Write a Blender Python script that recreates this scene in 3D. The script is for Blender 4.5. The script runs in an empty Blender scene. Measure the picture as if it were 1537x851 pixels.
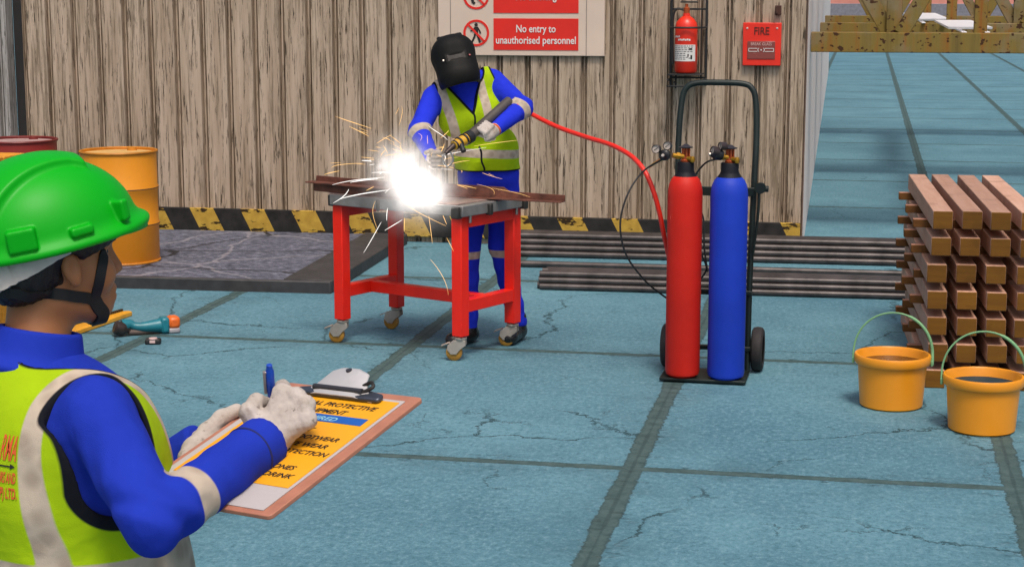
import bpy, bmesh, math, random
import numpy as np
from mathutils import Vector, Matrix
random.seed(7)
PI = math.pi
SC = bpy.context.scene
COL = SC.collection

# ------------------------------------------------------------------ camera model (surveyed from the photo)
F, CX, CY, H = 2634.0, 768.5, 425.5, 1.95
PITCH = math.atan((425.5 + 19) / F)
YAW = math.atan((1302 - 768.5) / F * math.cos(PITCH))
fwv = np.array([-math.sin(YAW) * math.cos(PITCH), math.cos(YAW) * math.cos(PITCH), -math.sin(PITCH)])
rtv = np.array([math.cos(YAW), math.sin(YAW), 0.0])
upv = np.cross(rtv, fwv)
CAM = np.array([0, 0, H])
def ray(x, y): return fwv + rtv * (x - CX) / F - upv * (y - CY) / F
def at(x, y, d): return CAM + ray(x, y) * d
def gnd(x, y, z=0.0):
    r = ray(x, y); return CAM + r * ((z - H) / r[2])

cam = bpy.data.cameras.new('camera'); camo = bpy.data.objects.new('camera', cam); COL.objects.link(camo)
cam.sensor_width = 36.0; cam.lens = 36.0 * F / 1537.0; cam.clip_end = 2000; cam.clip_start = 0.05
camo.location = CAM; camo.rotation_euler = (PI / 2 - PITCH, 0, YAW)
SC.camera = camo

# ------------------------------------------------------------------ materials
def nt(m):
    m.use_nodes = True
    t = m.node_tree; t.nodes.clear(); return t
class NB:
    """tiny node-graph builder"""
    def __init__(s, name):
        s.m = bpy.data.materials.new(name); s.t = nt(s.m); s.N = s.t.nodes; s.L = s.t.links
        s.out = s.N.new('ShaderNodeOutputMaterial'); s.tc = s.N.new('ShaderNodeTexCoord').outputs['Object']
    def link(s, a, b):
        if isinstance(a, (int, float)): b.default_value = a
        elif isinstance(a, tuple): b.default_value = a if len(a) == len(b.default_value) else (a + (1,))[:len(b.default_value)]
        else: s.L.new(a, b)
    def math(s, op, a, b=0.0, c=0.0, clamp=False):
        n = s.N.new('ShaderNodeMath'); n.operation = op; n.use_clamp = clamp
        s.link(a, n.inputs[0]); s.link(b, n.inputs[1]); s.link(c, n.inputs[2]); return n.outputs[0]
    def mapping(s, scale=(1, 1, 1), loc=(0, 0, 0), rot=(0, 0, 0), src=None):
        n = s.N.new('ShaderNodeMapping'); s.L.new(src or s.tc, n.inputs[0])
        n.inputs['Scale'].default_value = scale; n.inputs['Location'].default_value = loc; n.inputs['Rotation'].default_value = rot
        return n.outputs[0]
    def noise(s, vec=None, scale=5.0, detail=4.0, rough=0.55, dist=0.0, col=False):
        n = s.N.new('ShaderNodeTexNoise'); s.L.new(vec or s.tc, n.inputs['Vector'])
        n.inputs['Scale'].default_value = scale; n.inputs['Detail'].default_value = detail
        n.inputs['Roughness'].default_value = rough; n.inputs['Distortion'].default_value = dist
        return n.outputs['Color'] if col else n.outputs['Fac']
    def voro(s, vec=None, scale=5.0, feat='F1', out='Distance'):
        n = s.N.new('ShaderNodeTexVoronoi'); n.feature = feat; s.L.new(vec or s.tc, n.inputs['Vector'])
        n.inputs['Scale'].default_value = scale; return n.outputs[out]
    def sep(s, vec=None):
        n = s.N.new('ShaderNodeSeparateXYZ'); s.L.new(vec or s.tc, n.inputs[0]); return n.outputs
    def comb(s, x, y, z):
        n = s.N.new('ShaderNodeCombineXYZ'); s.link(x, n.inputs[0]); s.link(y, n.inputs[1]); s.link(z, n.inputs[2]); return n.outputs[0]
    def vadd(s, a, b):
        n = s.N.new('ShaderNodeVectorMath'); n.operation = 'ADD'; s.L.new(a, n.inputs[0]); s.L.new(b, n.inputs[1]); return n.outputs[0]
    def vscale(s, a, k):
        n = s.N.new('ShaderNodeVectorMath'); n.operation = 'SCALE'; s.L.new(a, n.inputs[0]); n.inputs[3].default_value = k; return n.outputs[0]
    def ramp(s, f, *stops):
        n = s.N.new('ShaderNodeValToRGB'); s.L.new(f, n.inputs[0]); e = n.color_ramp.elements
        while len(e) < len(stops): e.new(0.5)
        for i, (p, c) in enumerate(stops):
            e[i].position = p; e[i].color = c if len(c) == 4 else tuple(c) + (1,)
        return n.outputs[0]
    def step(s, f, a, b):
        n = s.N.new('ShaderNodeMapRange'); n.clamp = True; s.L.new(f, n.inputs[0])
        n.inputs[1].default_value = a; n.inputs[2].default_value = b; return n.outputs[0]
    def mix(s, f, a, b, mode='MIX'):
        n = s.N.new('ShaderNodeMix'); n.data_type = 'RGBA'; n.blend_type = mode
        s.link(f, n.inputs[0]); s.link(a, n.inputs[6]); s.link(b, n.inputs[7]); return n.outputs[2]
    def attr(s, name):
        n = s.N.new('ShaderNodeAttribute'); n.attribute_name = name; return n.outputs['Fac']
    def bump(s, h, strength=0.3, dist=0.01):
        n = s.N.new('ShaderNodeBump'); n.inputs['Strength'].default_value = strength; n.inputs['Distance'].default_value = dist
        s.L.new(h, n.inputs['Height']); return n.outputs[0]
    def done(s, col, rough=0.5, metal=0.0, bump=None, spec=0.5, **kw):
        p = s.N.new('ShaderNodeBsdfPrincipled')
        s.link(col, p.inputs['Base Color']); s.link(rough, p.inputs['Roughness']); s.link(metal, p.inputs['Metallic'])
        p.inputs['Specular IOR Level'].default_value = spec
        if bump is not None: s.L.new(bump, p.inputs['Normal'])
        for k, v in kw.items(): s.link(v, p.inputs[k])
        s.L.new(p.outputs[0], s.out.inputs[0]); return s.m
MC = {}
def M(name, col, rough=0.5, metal=0.0, var=0.18, scale=6.0, bump=0.12, bscale=90.0, dirt=0.0, spec=0.5):
    if name in MC: return MC[name]
    b = NB(name)
    n1 = b.noise(scale=scale, detail=5, rough=0.6)
    lo = tuple(c * (1 - var) for c in col); hi = tuple(min(1, c * (1 + var)) for c in col)
    c = b.ramp(n1, (0.3, lo), (0.7, hi))
    if dirt:
        d = b.step(b.noise(scale=scale * 2.7, detail=8, rough=0.7), 0.62, 0.72)
        c = b.mix(b.math('MULTIPLY', d, dirt), c, (0.05, 0.04, 0.03))
    r = b.step(b.noise(scale=scale * 3, detail=3), 0.0, 1.0)
    rr = b.math('ADD', b.math('MULTIPLY', r, 0.2), rough - 0.1)
    bp = b.bump(b.noise(scale=bscale, detail=3), bump, 0.004)
    MC[name] = b.done(c, rr, metal, bp, spec); return MC[name]

RED = lambda: M('red_paint', (0.85, 0.016, 0.004), 0.42, var=0.10, bump=0.05)
BLK = lambda: M('black_rubber', (0.012, 0.012, 0.013), 0.55, var=0.3)
DKMETAL = lambda: M('dark_green_metal', (0.012, 0.02, 0.018), 0.45, 0.3, var=0.3, dirt=0.2)
STEEL = lambda: M('worn_steel', (0.33, 0.32, 0.31), 0.42, 0.8, var=0.3, dirt=0.5)
ZINC = lambda: M('zinc_plate', (0.5, 0.42, 0.36), 0.4, 0.6, var=0.25, dirt=0.5)
BRASS = lambda: M('brass', (0.55, 0.28, 0.03), 0.35, 0.7, var=0.2)
COPPER = lambda: M('copper_red', (0.5, 0.1, 0.03), 0.4, 0.5, var=0.2)
RUST = lambda: M('rusted_steel', (0.13, 0.043, 0.026), 0.7, 0.2, var=0.5, scale=14, bump=0.4)
WHITE = lambda: M('white_print', (0.72, 0.69, 0.66), 0.5, var=0.05, bump=0.02)
INK = lambda: M('black_ink', (0.015, 0.012, 0.01), 0.6, var=0.1, bump=0.0)
REDPRINT = lambda: M('red_print', (0.72, 0.018, 0.008), 0.5, var=0.06, bump=0.02)

def mat_ground():
    b = NB('painted_concrete')
    wob = b.noise(scale=3.0, detail=6, rough=0.7, col=True)
    x, y, z = b.sep()
    wx, wy, _ = b.sep(wob)
    fine = b.noise(scale=26.0, detail=5, rough=0.75)
    def jd(v, off, per):
        q = b.math('DIVIDE', b.math('SUBTRACT', v, off), per)
        q = b.math('SUBTRACT', q, b.math('ROUND', q))
        return b.math('MULTIPLY', b.math('ABSOLUTE', q), per)
    jx0 = jd(x, -0.885, 1.522); jy0 = jd(y, 6.95, 2.25)
    pert = b.math('MULTIPLY', b.math('SUBTRACT', wx, 0.5), 0.055)
    pert2 = b.math('MULTIPLY', b.math('SUBTRACT', fine, 0.5), 0.05)
    jx = b.math('ADD', jx0, b.math('ADD', pert, pert2))
    jy = b.math('ADD', jy0, b.math('ADD', b.math('MULTIPLY', pert, 0.45), b.math('MULTIPLY', pert2, 0.6)))
    mx = b.step(jx, 0.048, 0.043); my = b.step(jy, 0.034, 0.029)
    joint = b.math('MAXIMUM', mx, my)
    cx = b.step(b.math('ADD', jx0, b.math('MULTIPLY', pert, 0.5)), 0.010, 0.003)   # the seam inside the filled strip
    # chipped paint beside the joints
    nj = b.math('MINIMUM', jx0, jy0)
    worn = b.step(y, 17.0, 12.5)                     # the working area in front of the shed is the worn part
    chip = b.math('MULTIPLY', b.step(nj, 0.13, 0.05), b.step(b.noise(b.mapping((1.0, 2.6, 1)), scale=8.0, detail=9, rough=0.8), 0.56, 0.60))
    # base paint
    big = b.noise(scale=0.75, detail=7, rough=0.62)
    med = b.noise(b.mapping((1.0, 0.8, 1)), scale=6.0, detail=8, rough=0.75)
    col = b.ramp(big, (0.35, (0.078, 0.192, 0.245)), (0.65, (0.130, 0.285, 0.345)))
    col = b.mix(b.step(med, 0.35, 0.68), b.mix(0.30, col, (0.03, 0.10, 0.14)), col)
    grain = b.noise(b.mapping((1.0, 0.75, 1.0)), scale=38.0, detail=7, rough=0.9)
    col = b.mix(b.math('MULTIPLY', b.step(grain, 0.51, 0.66), 0.75), col, (0.24, 0.37, 0.43))
    col = b.mix(b.math('MULTIPLY', b.step(grain, 0.48, 0.35), 0.75), col, (0.028, 0.085, 0.11))
    sp = b.noise(b.mapping((1.0, 3.0, 1)), scale=9.0, detail=10, rough=0.85)
    col = b.mix(b.math('MULTIPLY', b.math('MULTIPLY', b.step(sp, 0.63, 0.70), worn), 0.6), col, (0.03, 0.075, 0.10))
    st = b.math('MULTIPLY', b.math('MULTIPLY', b.step(nj, 0.30, 0.02), worn), b.step(b.noise(scale=2.6, detail=7, rough=0.7), 0.42, 0.66))
    col = b.mix(b.math('MULTIPLY', st, 0.45), col, (0.035, 0.075, 0.09))
    # cracks
    dv = b.vadd(b.mapping((1, 1, 0)), b.vscale(b.noise(scale=2.2, detail=9, rough=0.70, col=True), 0.42))
    cr = b.voro(dv, 0.62, 'DISTANCE_TO_EDGE')
    keep = b.math('MULTIPLY', b.step(b.noise(scale=0.8, detail=3), 0.45, 0.50), worn)
    thick = b.math('MULTIPLY', b.noise(scale=7.0, detail=3), 0.0085)
    crack = b.math('MULTIPLY', b.math('LESS_THAN', cr, thick), keep)
    dv2 = b.vadd(b.mapping((1, 1, 0), (5.3, 2.1, 0)), b.vscale(b.noise(scale=3.4, detail=8, rough=0.7, col=True), 0.4))
    cr2 = b.voro(dv2, 1.25, 'DISTANCE_TO_EDGE')
    keep2 = b.step(b.noise(b.mapping((1, 1, 1), (9, 4, 0)), scale=1.5, detail=2), 0.57, 0.60)
    crack = b.math('MAXIMUM', crack, b.math('MULTIPLY', b.math('MULTIPLY', b.math('LESS_THAN', cr2, 0.0045), keep2), 0.8))
    crack = b.math('MAXIMUM', crack, b.math('MULTIPLY', chip, 0.85))
    col = b.mix(b.math('MULTIPLY', crack, 0.85), col, (0.018, 0.05, 0.06))
    jc = b.mix(b.step(b.noise(scale=14.0, detail=7, rough=0.7), 0.35, 0.65), (0.038, 0.070, 0.066), (0.075, 0.120, 0.112))
    jc = b.mix(b.math('MULTIPLY', cx, 0.6), jc, (0.025, 0.045, 0.045))
    edge = b.math('MULTIPLY', joint, b.math('SUBTRACT', 1.0, b.math('MAXIMUM', b.step(jx, 0.042, 0.034), b.step(jy, 0.027, 0.019))))
    jc = b.mix(b.math('MULTIPLY', edge, 0.6), jc, (0.025, 0.05, 0.055))
    col = b.mix(b.math('MULTIPLY', joint, 0.93), col, jc)
    hgt = b.math('SUBTRACT', b.math('ADD', b.math('MULTIPLY', grain, 0.5), b.math('MULTIPLY', med, 0.5)), b.math('ADD', b.math('MULTIPLY', joint, 0.7), crack))
    return b.done(col, 0.72, 0.0, b.bump(hgt, 0.5, 0.008), 0.25)

def mat_planks(name, hi, mid, dark, xper=None):
    b = NB(name)
    v = b.vadd(b.mapping((1, 1, 1)), b.vscale(b.noise(scale=2.0, detail=3, col=True), 0.012))
    lo = b.noise(b.mapping((9.0, 9.0, 0.55), src=v), scale=1.6, detail=5, rough=0.6)
    col = b.ramp(lo, (0.30, mid), (0.62, hi))
    big = b.noise(b.mapping((1.0, 1.0, 0.4)), scale=1.4, detail=3)
    streak = b.noise(b.mapping((42.0, 42.0, 1.7), src=v), scale=1.3, detail=6, rough=0.75)
    smask = b.step(b.math('ADD', streak, b.math('MULTIPLY', b.math('SUBTRACT', big, 0.5), 0.22)), 0.50, 0.60)
    col = b.mix(b.math('MULTIPLY', smask, 0.66), col, dark)
    crk = b.noise(b.mapping((70.0, 70.0, 4.2), (3, 7, 1), src=v), scale=1.0, detail=5, rough=0.7)
    cm = b.step(crk, 0.585, 0.615)
    col = b.mix(b.math('MULTIPLY', cm, 0.9), col, tuple(c * 0.28 for c in dark))
    return b.done(col, 0.75, 0.0, b.bump(b.math('SUBTRACT', lo, b.math('ADD', smask, cm)), 0.35, 0.006), 0.2)

def mat_hazard():
    b = NB('hazard_stripe_paint')
    x, y, z = b.sep()
    q = b.math('DIVIDE', b.math('ADD', b.math('ADD', x, b.math('MULTIPLY', z, 0.5)), 4.685), 0.422)
    fr = b.math('FRACT', b.math('ADD', q, 40.0))
    yel = b.math('LESS_THAN', fr, 0.47)
    wear = b.noise(b.mapping((1.0, 1.0, 3.2)), scale=9.0, detail=7, rough=0.62)
    edge = b.math('ABSOLUTE', b.math('SUBTRACT', z, 0.14))
    w = b.step(b.math('ADD', wear, b.math('MULTIPLY', edge, 1.5)), 0.625, 0.645)
    yc = b.ramp(b.noise(scale=16, detail=5), (0.3, (0.40, 0.235, 0.035)), (0.7, (0.56, 0.36, 0.06)))
    yc = b.mix(w, yc, (0.035, 0.02, 0.008))
    bc = b.ramp(b.noise(scale=12, detail=6), (0.3, (0.014, 0.013, 0.013)), (0.7, (0.035, 0.032, 0.03)))
    return b.done(b.mix(yel, bc, yc), 0.7, 0.0, b.bump(wear, 0.3, 0.004), 0.25)

def mat_timber(name, a, c2, along=1):
    b = NB(name)
    oi = b.N.new('ShaderNodeObjectInfo').outputs['Random']
    sh = b.comb(b.math('MULTIPLY', oi, 30.0), b.math('MULTIPLY', oi, 17.0), b.math('MULTIPLY', oi, 9.0))
    v = b.vadd(b.tc, sh)
    sc = (22, 1.4, 22) if along == 1 else (1.4, 22, 22)
    g = b.noise(b.mapping(sc, src=v), scale=1.6, detail=6, rough=0.65)
    blot = b.noise(v, scale=7.0, detail=5, rough=0.6)
    col = b.mix(b.step(g, 0.3, 0.7), a, c2)
    col = b.mix(b.math('MULTIPLY', b.step(blot, 0.52, 0.72), 0.5), col, tuple(x * 0.55 for x in a))
    tone = b.math('ADD', b.math('MULTIPLY', oi, 0.50), 0.72)
    col = b.mix(1.0, col, b.comb(tone, tone, tone), 'MULTIPLY')
    return b.done(col, 0.65, 0.0, b.bump(g, 0.3, 0.004), 0.25)

def mat_girder():
    b = NB('rusty_yellow_paint')
    v = b.noise(b.mapping((7.0, 7.0, 0.35)), scale=1.3, detail=5, rough=0.7)
    col = b.ramp(v, (0.32, (0.15, 0.105, 0.03)), (0.50, (0.21, 0.15, 0.035)), (0.60, (0.24, 0.125, 0.025)), (0.70, (0.27, 0.08, 0.01)))
    g = b.noise(scale=3.0, detail=5)
    col = b.mix(b.math('MULTIPLY', b.step(g, 0.48, 0.66), 0.75), col, (0.22, 0.19, 0.13))
    sp = b.noise(b.mapping((1, 1, 1.3)), scale=17.0, detail=4, rough=0.5)
    col = b.mix(b.step(sp, 0.60, 0.635), col, (0.055, 0.022, 0.008))
    return b.done(col, 0.7, 0.1, b.bump(sp, 0.3, 0.004), 0.3)

def mat_slab():
    b = NB('stone_slab')
    v = b.noise(b.mapping((1.0, 2.2, 1)), scale=16.0, detail=8, rough=0.8)
    col = b.ramp(v, (0.38, (0.028, 0.032, 0.05)), (0.52, (0.12, 0.128, 0.175)), (0.64, (0.30, 0.31, 0.38)))
    c = b.voro(b.vadd(b.mapping((1, 1, 0)), b.vscale(b.noise(scale=3, detail=6, col=True), 0.3)), 0.9, 'DISTANCE_TO_EDGE')
    col = b.mix(b.step(c, 0.018, 0.006), col, (0.26, 0.25, 0.28))
    c2 = b.voro(b.vadd(b.mapping((1, 1, 0), (3, 8, 0)), b.vscale(b.noise(scale=2, detail=5, col=True), 0.3)), 0.7, 'DISTANCE_TO_EDGE')
    col = b.mix(b.step(c2, 0.014, 0.006), col, (0.02, 0.02, 0.025))
    return b.done(col, 0.6, 0.0, b.bump(v, 0.8, 0.02), 0.35)

def mat_cloth(name, col, bands=None, black=None, extra=None, var=0.10, wr=7.0, bump=0.35):
    """woven cloth; 'bands' is a point attribute: positive inside the sewn reflective tape, 'black' inside the piping"""
    b = NB(name)
    n = b.noise(scale=5.0, detail=3)
    c = b.ramp(n, (0.3, tuple(x * (1 - var) for x in col)), (0.7, tuple(min(1, x * (1 + var)) for x in col)))
    rough = 0.85
    if bands:
        f = b.step(b.attr(bands), -0.0015, 0.0015)
        chev = b.voro(scale=30.0, feat='F1')
        tape = b.ramp(chev, (0.25, (0.40, 0.32, 0.25)), (0.6, (0.52, 0.43, 0.34)))
        c = b.mix(f, c, tape)
    if black:
        c = b.mix(b.step(b.attr(black), -0.0015, 0.0015), c, (0.006, 0.007, 0.012))
    wv = b.noise(scale=900.0, detail=1)
    wrk = b.noise(b.vadd(b.tc, b.vscale(b.noise(scale=4, detail=2, col=True), 0.12)), scale=wr, detail=3, rough=0.5)
    h = b.math('ADD', b.math('MULTIPLY', wrk, 1.0), b.math('MULTIPLY', wv, 0.04))
    return b.done(c, rough, 0.0, b.bump(h, bump, 0.03), 0.15)

# ------------------------------------------------------------------ mesh helpers
def R3(m): return m.to_3x3().to_4x4()
def rotz(a): return Matrix.Rotation(a, 4, 'Z')
def box(bm, c, s, rot=None):
    mt = Matrix.Translation(Vector(c)) @ (rot if rot else Matrix.Identity(4)) @ Matrix.Diagonal((s[0], s[1], s[2], 1))
    return bmesh.ops.create_cube(bm, size=1.0, matrix=mt)['verts']
def lathe(bm, prof, c=(0, 0, 0), n=32, rot=None):
    T = Matrix.Translation(Vector(c)) @ (rot if rot else Matrix.Identity(4))
    rings = []
    for r, z in prof:
        if r < 1e-6: rings.append([bm.verts.new(T @ Vector((0, 0, z)))])
        else: rings.append([bm.verts.new(T @ Vector((r * math.cos(2 * PI * i / n), r * math.sin(2 * PI * i / n), z))) for i in range(n)])
    for A, B in zip(rings, rings[1:]):
        if len(A) == 1 and len(B) == 1: continue
        for i in range(n):
            j = (i + 1) % n
            if len(A) == 1: bm.faces.new((A[0], B[j], B[i]))
            elif len(B) == 1: bm.faces.new((A[i], A[j], B[0]))
            else: bm.faces.new((A[i], A[j], B[j], B[i]))
def cyl(bm, a, b, r, n=16, r2=None):
    a, b = Vector(a), Vector(b); d = b - a
    q = Vector((0, 0, 1)).rotation_difference(d).to_matrix().to_4x4()
    r2 = r if r2 is None else r2
    lathe(bm, [(0, 0), (r, 0), (r2, d.length), (0, d.length)], a, n, q)
def catmull(pts, k=8):
    P = [Vector(p) for p in pts]; P = [P[0] * 2 - P[1]] + P + [P[-1] * 2 - P[-2]]; out = []
    for i in range(1, len(P) - 2):
        for j in range(k):
            t = j / k; a, b, c, d = P[i - 1:i + 3]
            out.append(0.5 * ((2 * b) + (c - a) * t + (2 * a - 5 * b + 4 * c - d) * t * t + (3 * b - a - 3 * c + d) * t ** 3))
    out.append(P[-2]); return out
def tube(bm, pts, r, n=10, smooth=0, closed=False):
    P = catmull(pts, smooth) if smooth else [Vector(p) for p in pts]
    m = len(P); rings = []; nrm = None
    for i, p in enumerate(P):
        if closed: t = (P[(i + 1) % m] - P[i - 1]).normalized()
        else: t = (P[min(i + 1, m - 1)] - P[max(i - 1, 0)]).normalized()
        if nrm is None: nrm = t.orthogonal().normalized()
        else: nrm = (nrm - t * nrm.dot(t)).normalized()
        bn = t.cross(nrm)
        rr = r(i / (m - 1)) if callable(r) else r
        rings.append([bm.verts.new(p + (nrm * math.cos(2 * PI * k / n) + bn * math.sin(2 * PI * k / n)) * rr) for k in range(n)])
    prs = list(zip(rings, rings[1:])) + ([(rings[-1], rings[0])] if closed else [])
    for A, B in prs:
        for k in range(n):
            j = (k + 1) % n; bm.faces.new((A[k], A[j], B[j], B[k]))
    if not closed:
        bm.faces.new(rings[0][::-1]); bm.faces.new(rings[-1])
def prism(bm, poly, y0, y1):
    """outline in x,z extruded along y"""
    a = [bm.verts.new((x, y0, z)) for x, z in poly]; b = [bm.verts.new((x, y1, z)) for x, z in poly]
    bm.faces.new(a); bm.faces.new(b[::-1])
    for i in range(len(poly)):
        j = (i + 1) % len(poly); bm.faces.new((a[j], a[i], b[i], b[j]))
def ring_poly(bm, c, r0, r1, y0, y1, n=48):
    for i in range(n):
        a0, a1 = 2 * PI * i / n, 2 * PI * (i + 1) / n
        prism(bm, [(c[0] + r1 * math.cos(a0), c[1] + r1 * math.sin(a0)), (c[0] + r1 * math.cos(a1), c[1] + r1 * math.sin(a1)),
                   (c[0] + r0 * math.cos(a1), c[1] + r0 * math.sin(a1)), (c[0] + r0 * math.cos(a0), c[1] + r0 * math.sin(a0))], y0, y1)
MATW = {}
def world(o): return MATW.get(o.name, Matrix.Identity(4)) if o else Matrix.Identity(4)
def thing(name, label, cat, loc=(0, 0, 0), rz=0.0, group=None):
    o = bpy.data.objects.new(name, None); COL.objects.link(o); o.empty_display_size = 0.1
    o.location = loc; o.rotation_euler = (0, 0, rz); MATW[o.name] = Matrix.Translation(Vector(loc)) @ rotz(rz)
    return tag(o, label, cat, group)
def tag(o, label=None, cat=None, group=None, kind=None):
    if label: o['label'] = label
    if cat: o['category'] = cat
    if group: o['group'] = group
    if kind: o['kind'] = kind
    return o
def obj(name, bm, mt, parent=None, bevel=0.0, smooth=True, seg=2, inworld=False, angle=40):
    """bm is in the parent's local frame (or in world space if inworld)"""
    if inworld and parent:
        p = parent; W = Matrix.Identity(4)
        while p: W = world(p) @ W; p = p.parent
        bm.transform(W.inverted())
    bmesh.ops.recalc_face_normals(bm, faces=bm.faces)
    me = bpy.data.meshes.new(name); bm.to_mesh(me); bm.free()
    for m in (mt if isinstance(mt, (list, tuple)) else [mt]): me.materials.append(m)
    o = bpy.data.objects.new(name, me); COL.objects.link(o); o.parent = parent
    if bevel:
        md = o.modifiers.new('bevel', 'BEVEL'); md.width = bevel; md.segments = seg; md.limit_method = 'ANGLE'; md.angle_limit = math.radians(35)
    if smooth:
        me.polygons.foreach_set('use_smooth', [True] * len(me.polygons))
        try: me.set_sharp_from_angle(angle=math.radians(angle))
        except Exception: pass
    return o
def B(): return bmesh.new()
def one(name, fn, mt, label, cat, loc=(0, 0, 0), rz=0.0, group=None, **kw):
    bm = B(); fn(bm); o = obj(name, bm, mt, None, **kw); o.location = loc; o.rotation_euler = (0, 0, rz)
    MATW[o.name] = Matrix.Translation(Vector(loc)) @ rotz(rz)
    return tag(o, label, cat, group)
def copy_tree(o, parent=None):
    c = o.copy(); COL.objects.link(c); c.parent = parent
    for ch in list(o.children): copy_tree(ch, c)
    return c
def textmesh(body, size, extr=0.0, align='LEFT', shear=0.0, bold=0.0, sx=1.0, spacing=1.0):
    cu = bpy.data.curves.new('lettering', 'FONT'); cu.body = body; cu.size = size; cu.extrude = extr; cu.align_x = align
    cu.shear = shear; cu.offset = bold; cu.space_character = spacing; cu.resolution_u = 3; cu.fill_mode = 'BOTH' if extr else 'FRONT'
    o = bpy.data.objects.new('lettering', cu); COL.objects.link(o)
    dg = bpy.context.evaluated_depsgraph_get(); dg.update()
    me = bpy.data.meshes.new_from_object(o.evaluated_get(dg))
    bm = B(); bm.from_mesh(me)
    bpy.data.objects.remove(o); bpy.data.curves.remove(cu); bpy.data.meshes.remove(me)
    bmesh.ops.scale(bm, vec=(sx, 1, 1), verts=bm.verts)
    return bm
def add_bm(dst, src, mt=None):
    if mt is not None: src.transform(mt)
    me = bpy.data.meshes.new('tmp'); src.to_mesh(me); src.free(); dst.from_mesh(me); bpy.data.meshes.remove(me)
UPRIGHT = Matrix.Rotation(PI / 2, 4, 'X')       # text drawn in x,y stands up facing -y

# ------------------------------------------------------------------ implicit surfaces for the people
def V3(p): return np.asarray(p, dtype=np.float32)
def rc(P, a, b, ra, rb):
    a, b = V3(a), V3(b); d = b - a; t = np.clip(((P - a) @ d) / max(float(d @ d), 1e-9), 0, 1)
    return np.linalg.norm(P - a - t[:, None] * d, axis=1) - (ra + t * (rb - ra))
def chain(P, pts, rad, k=0.02):
    f = None
    for i in range(len(pts) - 1):
        g = rc(P, pts[i], pts[i + 1], rad[i], rad[i + 1]); f = g if f is None else smin(f, g, k)
    return f
def ell(P, c, r, rot=None):
    q = P - V3(c)
    if rot is not None: q = q @ np.asarray(rot, dtype=np.float32)
    r = V3(r); k0 = np.linalg.norm(q / r, axis=1); k1 = np.linalg.norm(q / (r * r), axis=1)
    return k0 * (k0 - 1) / np.maximum(k1, 1e-6)
def rbox(P, c, hs, r, rot=None):
    q = P - V3(c)
    if rot is not None: q = q @ np.asarray(rot, dtype=np.float32)
    q = np.abs(q) - (V3(hs) - r)
    return np.linalg.norm(np.maximum(q, 0), axis=1) + np.minimum(q.max(axis=1), 0) - r
def smin(a, b, k):
    h = np.clip(0.5 + 0.5 * (b - a) / k, 0, 1); return b + (a - b) * h - k * h * (1 - h)
def smax(a, b, k): return -smin(-a, -b, k)
def rotx(a):
    c, s = math.cos(a), math.sin(a); return np.array([[1, 0, 0], [0, c, -s], [0, s, c]])
def nets(f, lo, hi, h):
    BL = 8
    lo = np.asarray(lo, float); n = (np.ceil((np.asarray(hi) - lo) / h / BL).astype(int) + 1) * BL
    nb = n // BL
    bi = np.stack(np.meshgrid(*[np.arange(k) for k in nb], indexing='ij'), -1).reshape(-1, 3)
    cen = (lo + (bi * BL + (BL - 1) / 2) * h).astype(np.float32)
    fc = f(cen); V = np.repeat(np.repeat(np.repeat(fc.reshape(nb).astype(np.float32), BL, 0), BL, 1), BL, 2)
    act = np.where(np.abs(fc) < BL * h * 0.87 * 1.9)[0]
    off = np.stack(np.meshgrid(*[np.arange(BL)] * 3, indexing='ij'), -1).reshape(-1, 3)
    for s in range(0, len(act), 400):
        bb = bi[act[s:s + 400]] * BL
        idx = (bb[:, None, :] + off[None]).reshape(-1, 3)
        V[idx[:, 0], idx[:, 1], idx[:, 2]] = f((lo + idx * h).astype(np.float32))
    ins = V < 0
    acc = np.zeros(tuple(n + 1) + (3,), np.float32); cnt = np.zeros(tuple(n + 1), np.int16)   # cell (i,j,k) is stored at +1
    quads = []
    for ax in range(3):
        sl0 = [slice(None)] * 3; sl1 = [slice(None)] * 3; sl0[ax] = slice(0, -1); sl1[ax] = slice(1, None)
        a, b = V[tuple(sl0)], V[tuple(sl1)]
        I = np.argwhere(ins[tuple(sl0)] != ins[tuple(sl1)])
        if not len(I): continue
        va, vb = a[I[:, 0], I[:, 1], I[:, 2]], b[I[:, 0], I[:, 1], I[:, 2]]
        pos = I.astype(np.float32); pos[:, ax] += va / (va - vb)
        u, v = [(1, 2), (2, 0), (0, 1)][ax]
        cells = []
        for du, dv in ((0, 0), (1, 0), (1, 1), (0, 1)):
            c = I.copy(); c[:, u] -= du; c[:, v] -= dv; c += 1; cells.append(c)
            np.add.at(acc, (c[:, 0], c[:, 1], c[:, 2]), pos); np.add.at(cnt, (c[:, 0], c[:, 1], c[:, 2]), 1)
        q = np.stack([np.ravel_multi_index(c.T, tuple(n + 1)) for c in cells], 1)
        fl = va > 0
        q[fl] = q[fl][:, ::-1]; quads.append(q)
    Q = np.concatenate(quads); ids, inv = np.unique(Q, return_inverse=True)
    vert = lo + acc.reshape(-1, 3)[ids] / cnt.reshape(-1)[ids][:, None] * h
    return vert.astype(np.float32), inv.reshape(Q.shape)
def grad(f, P, e=0.0015):
    g = np.stack([f(P + V3(d) * e) - f(P - V3(d) * e) for d in ((1, 0, 0), (0, 1, 0), (0, 0, 1))], 1) / (2 * e)
    return g
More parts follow.
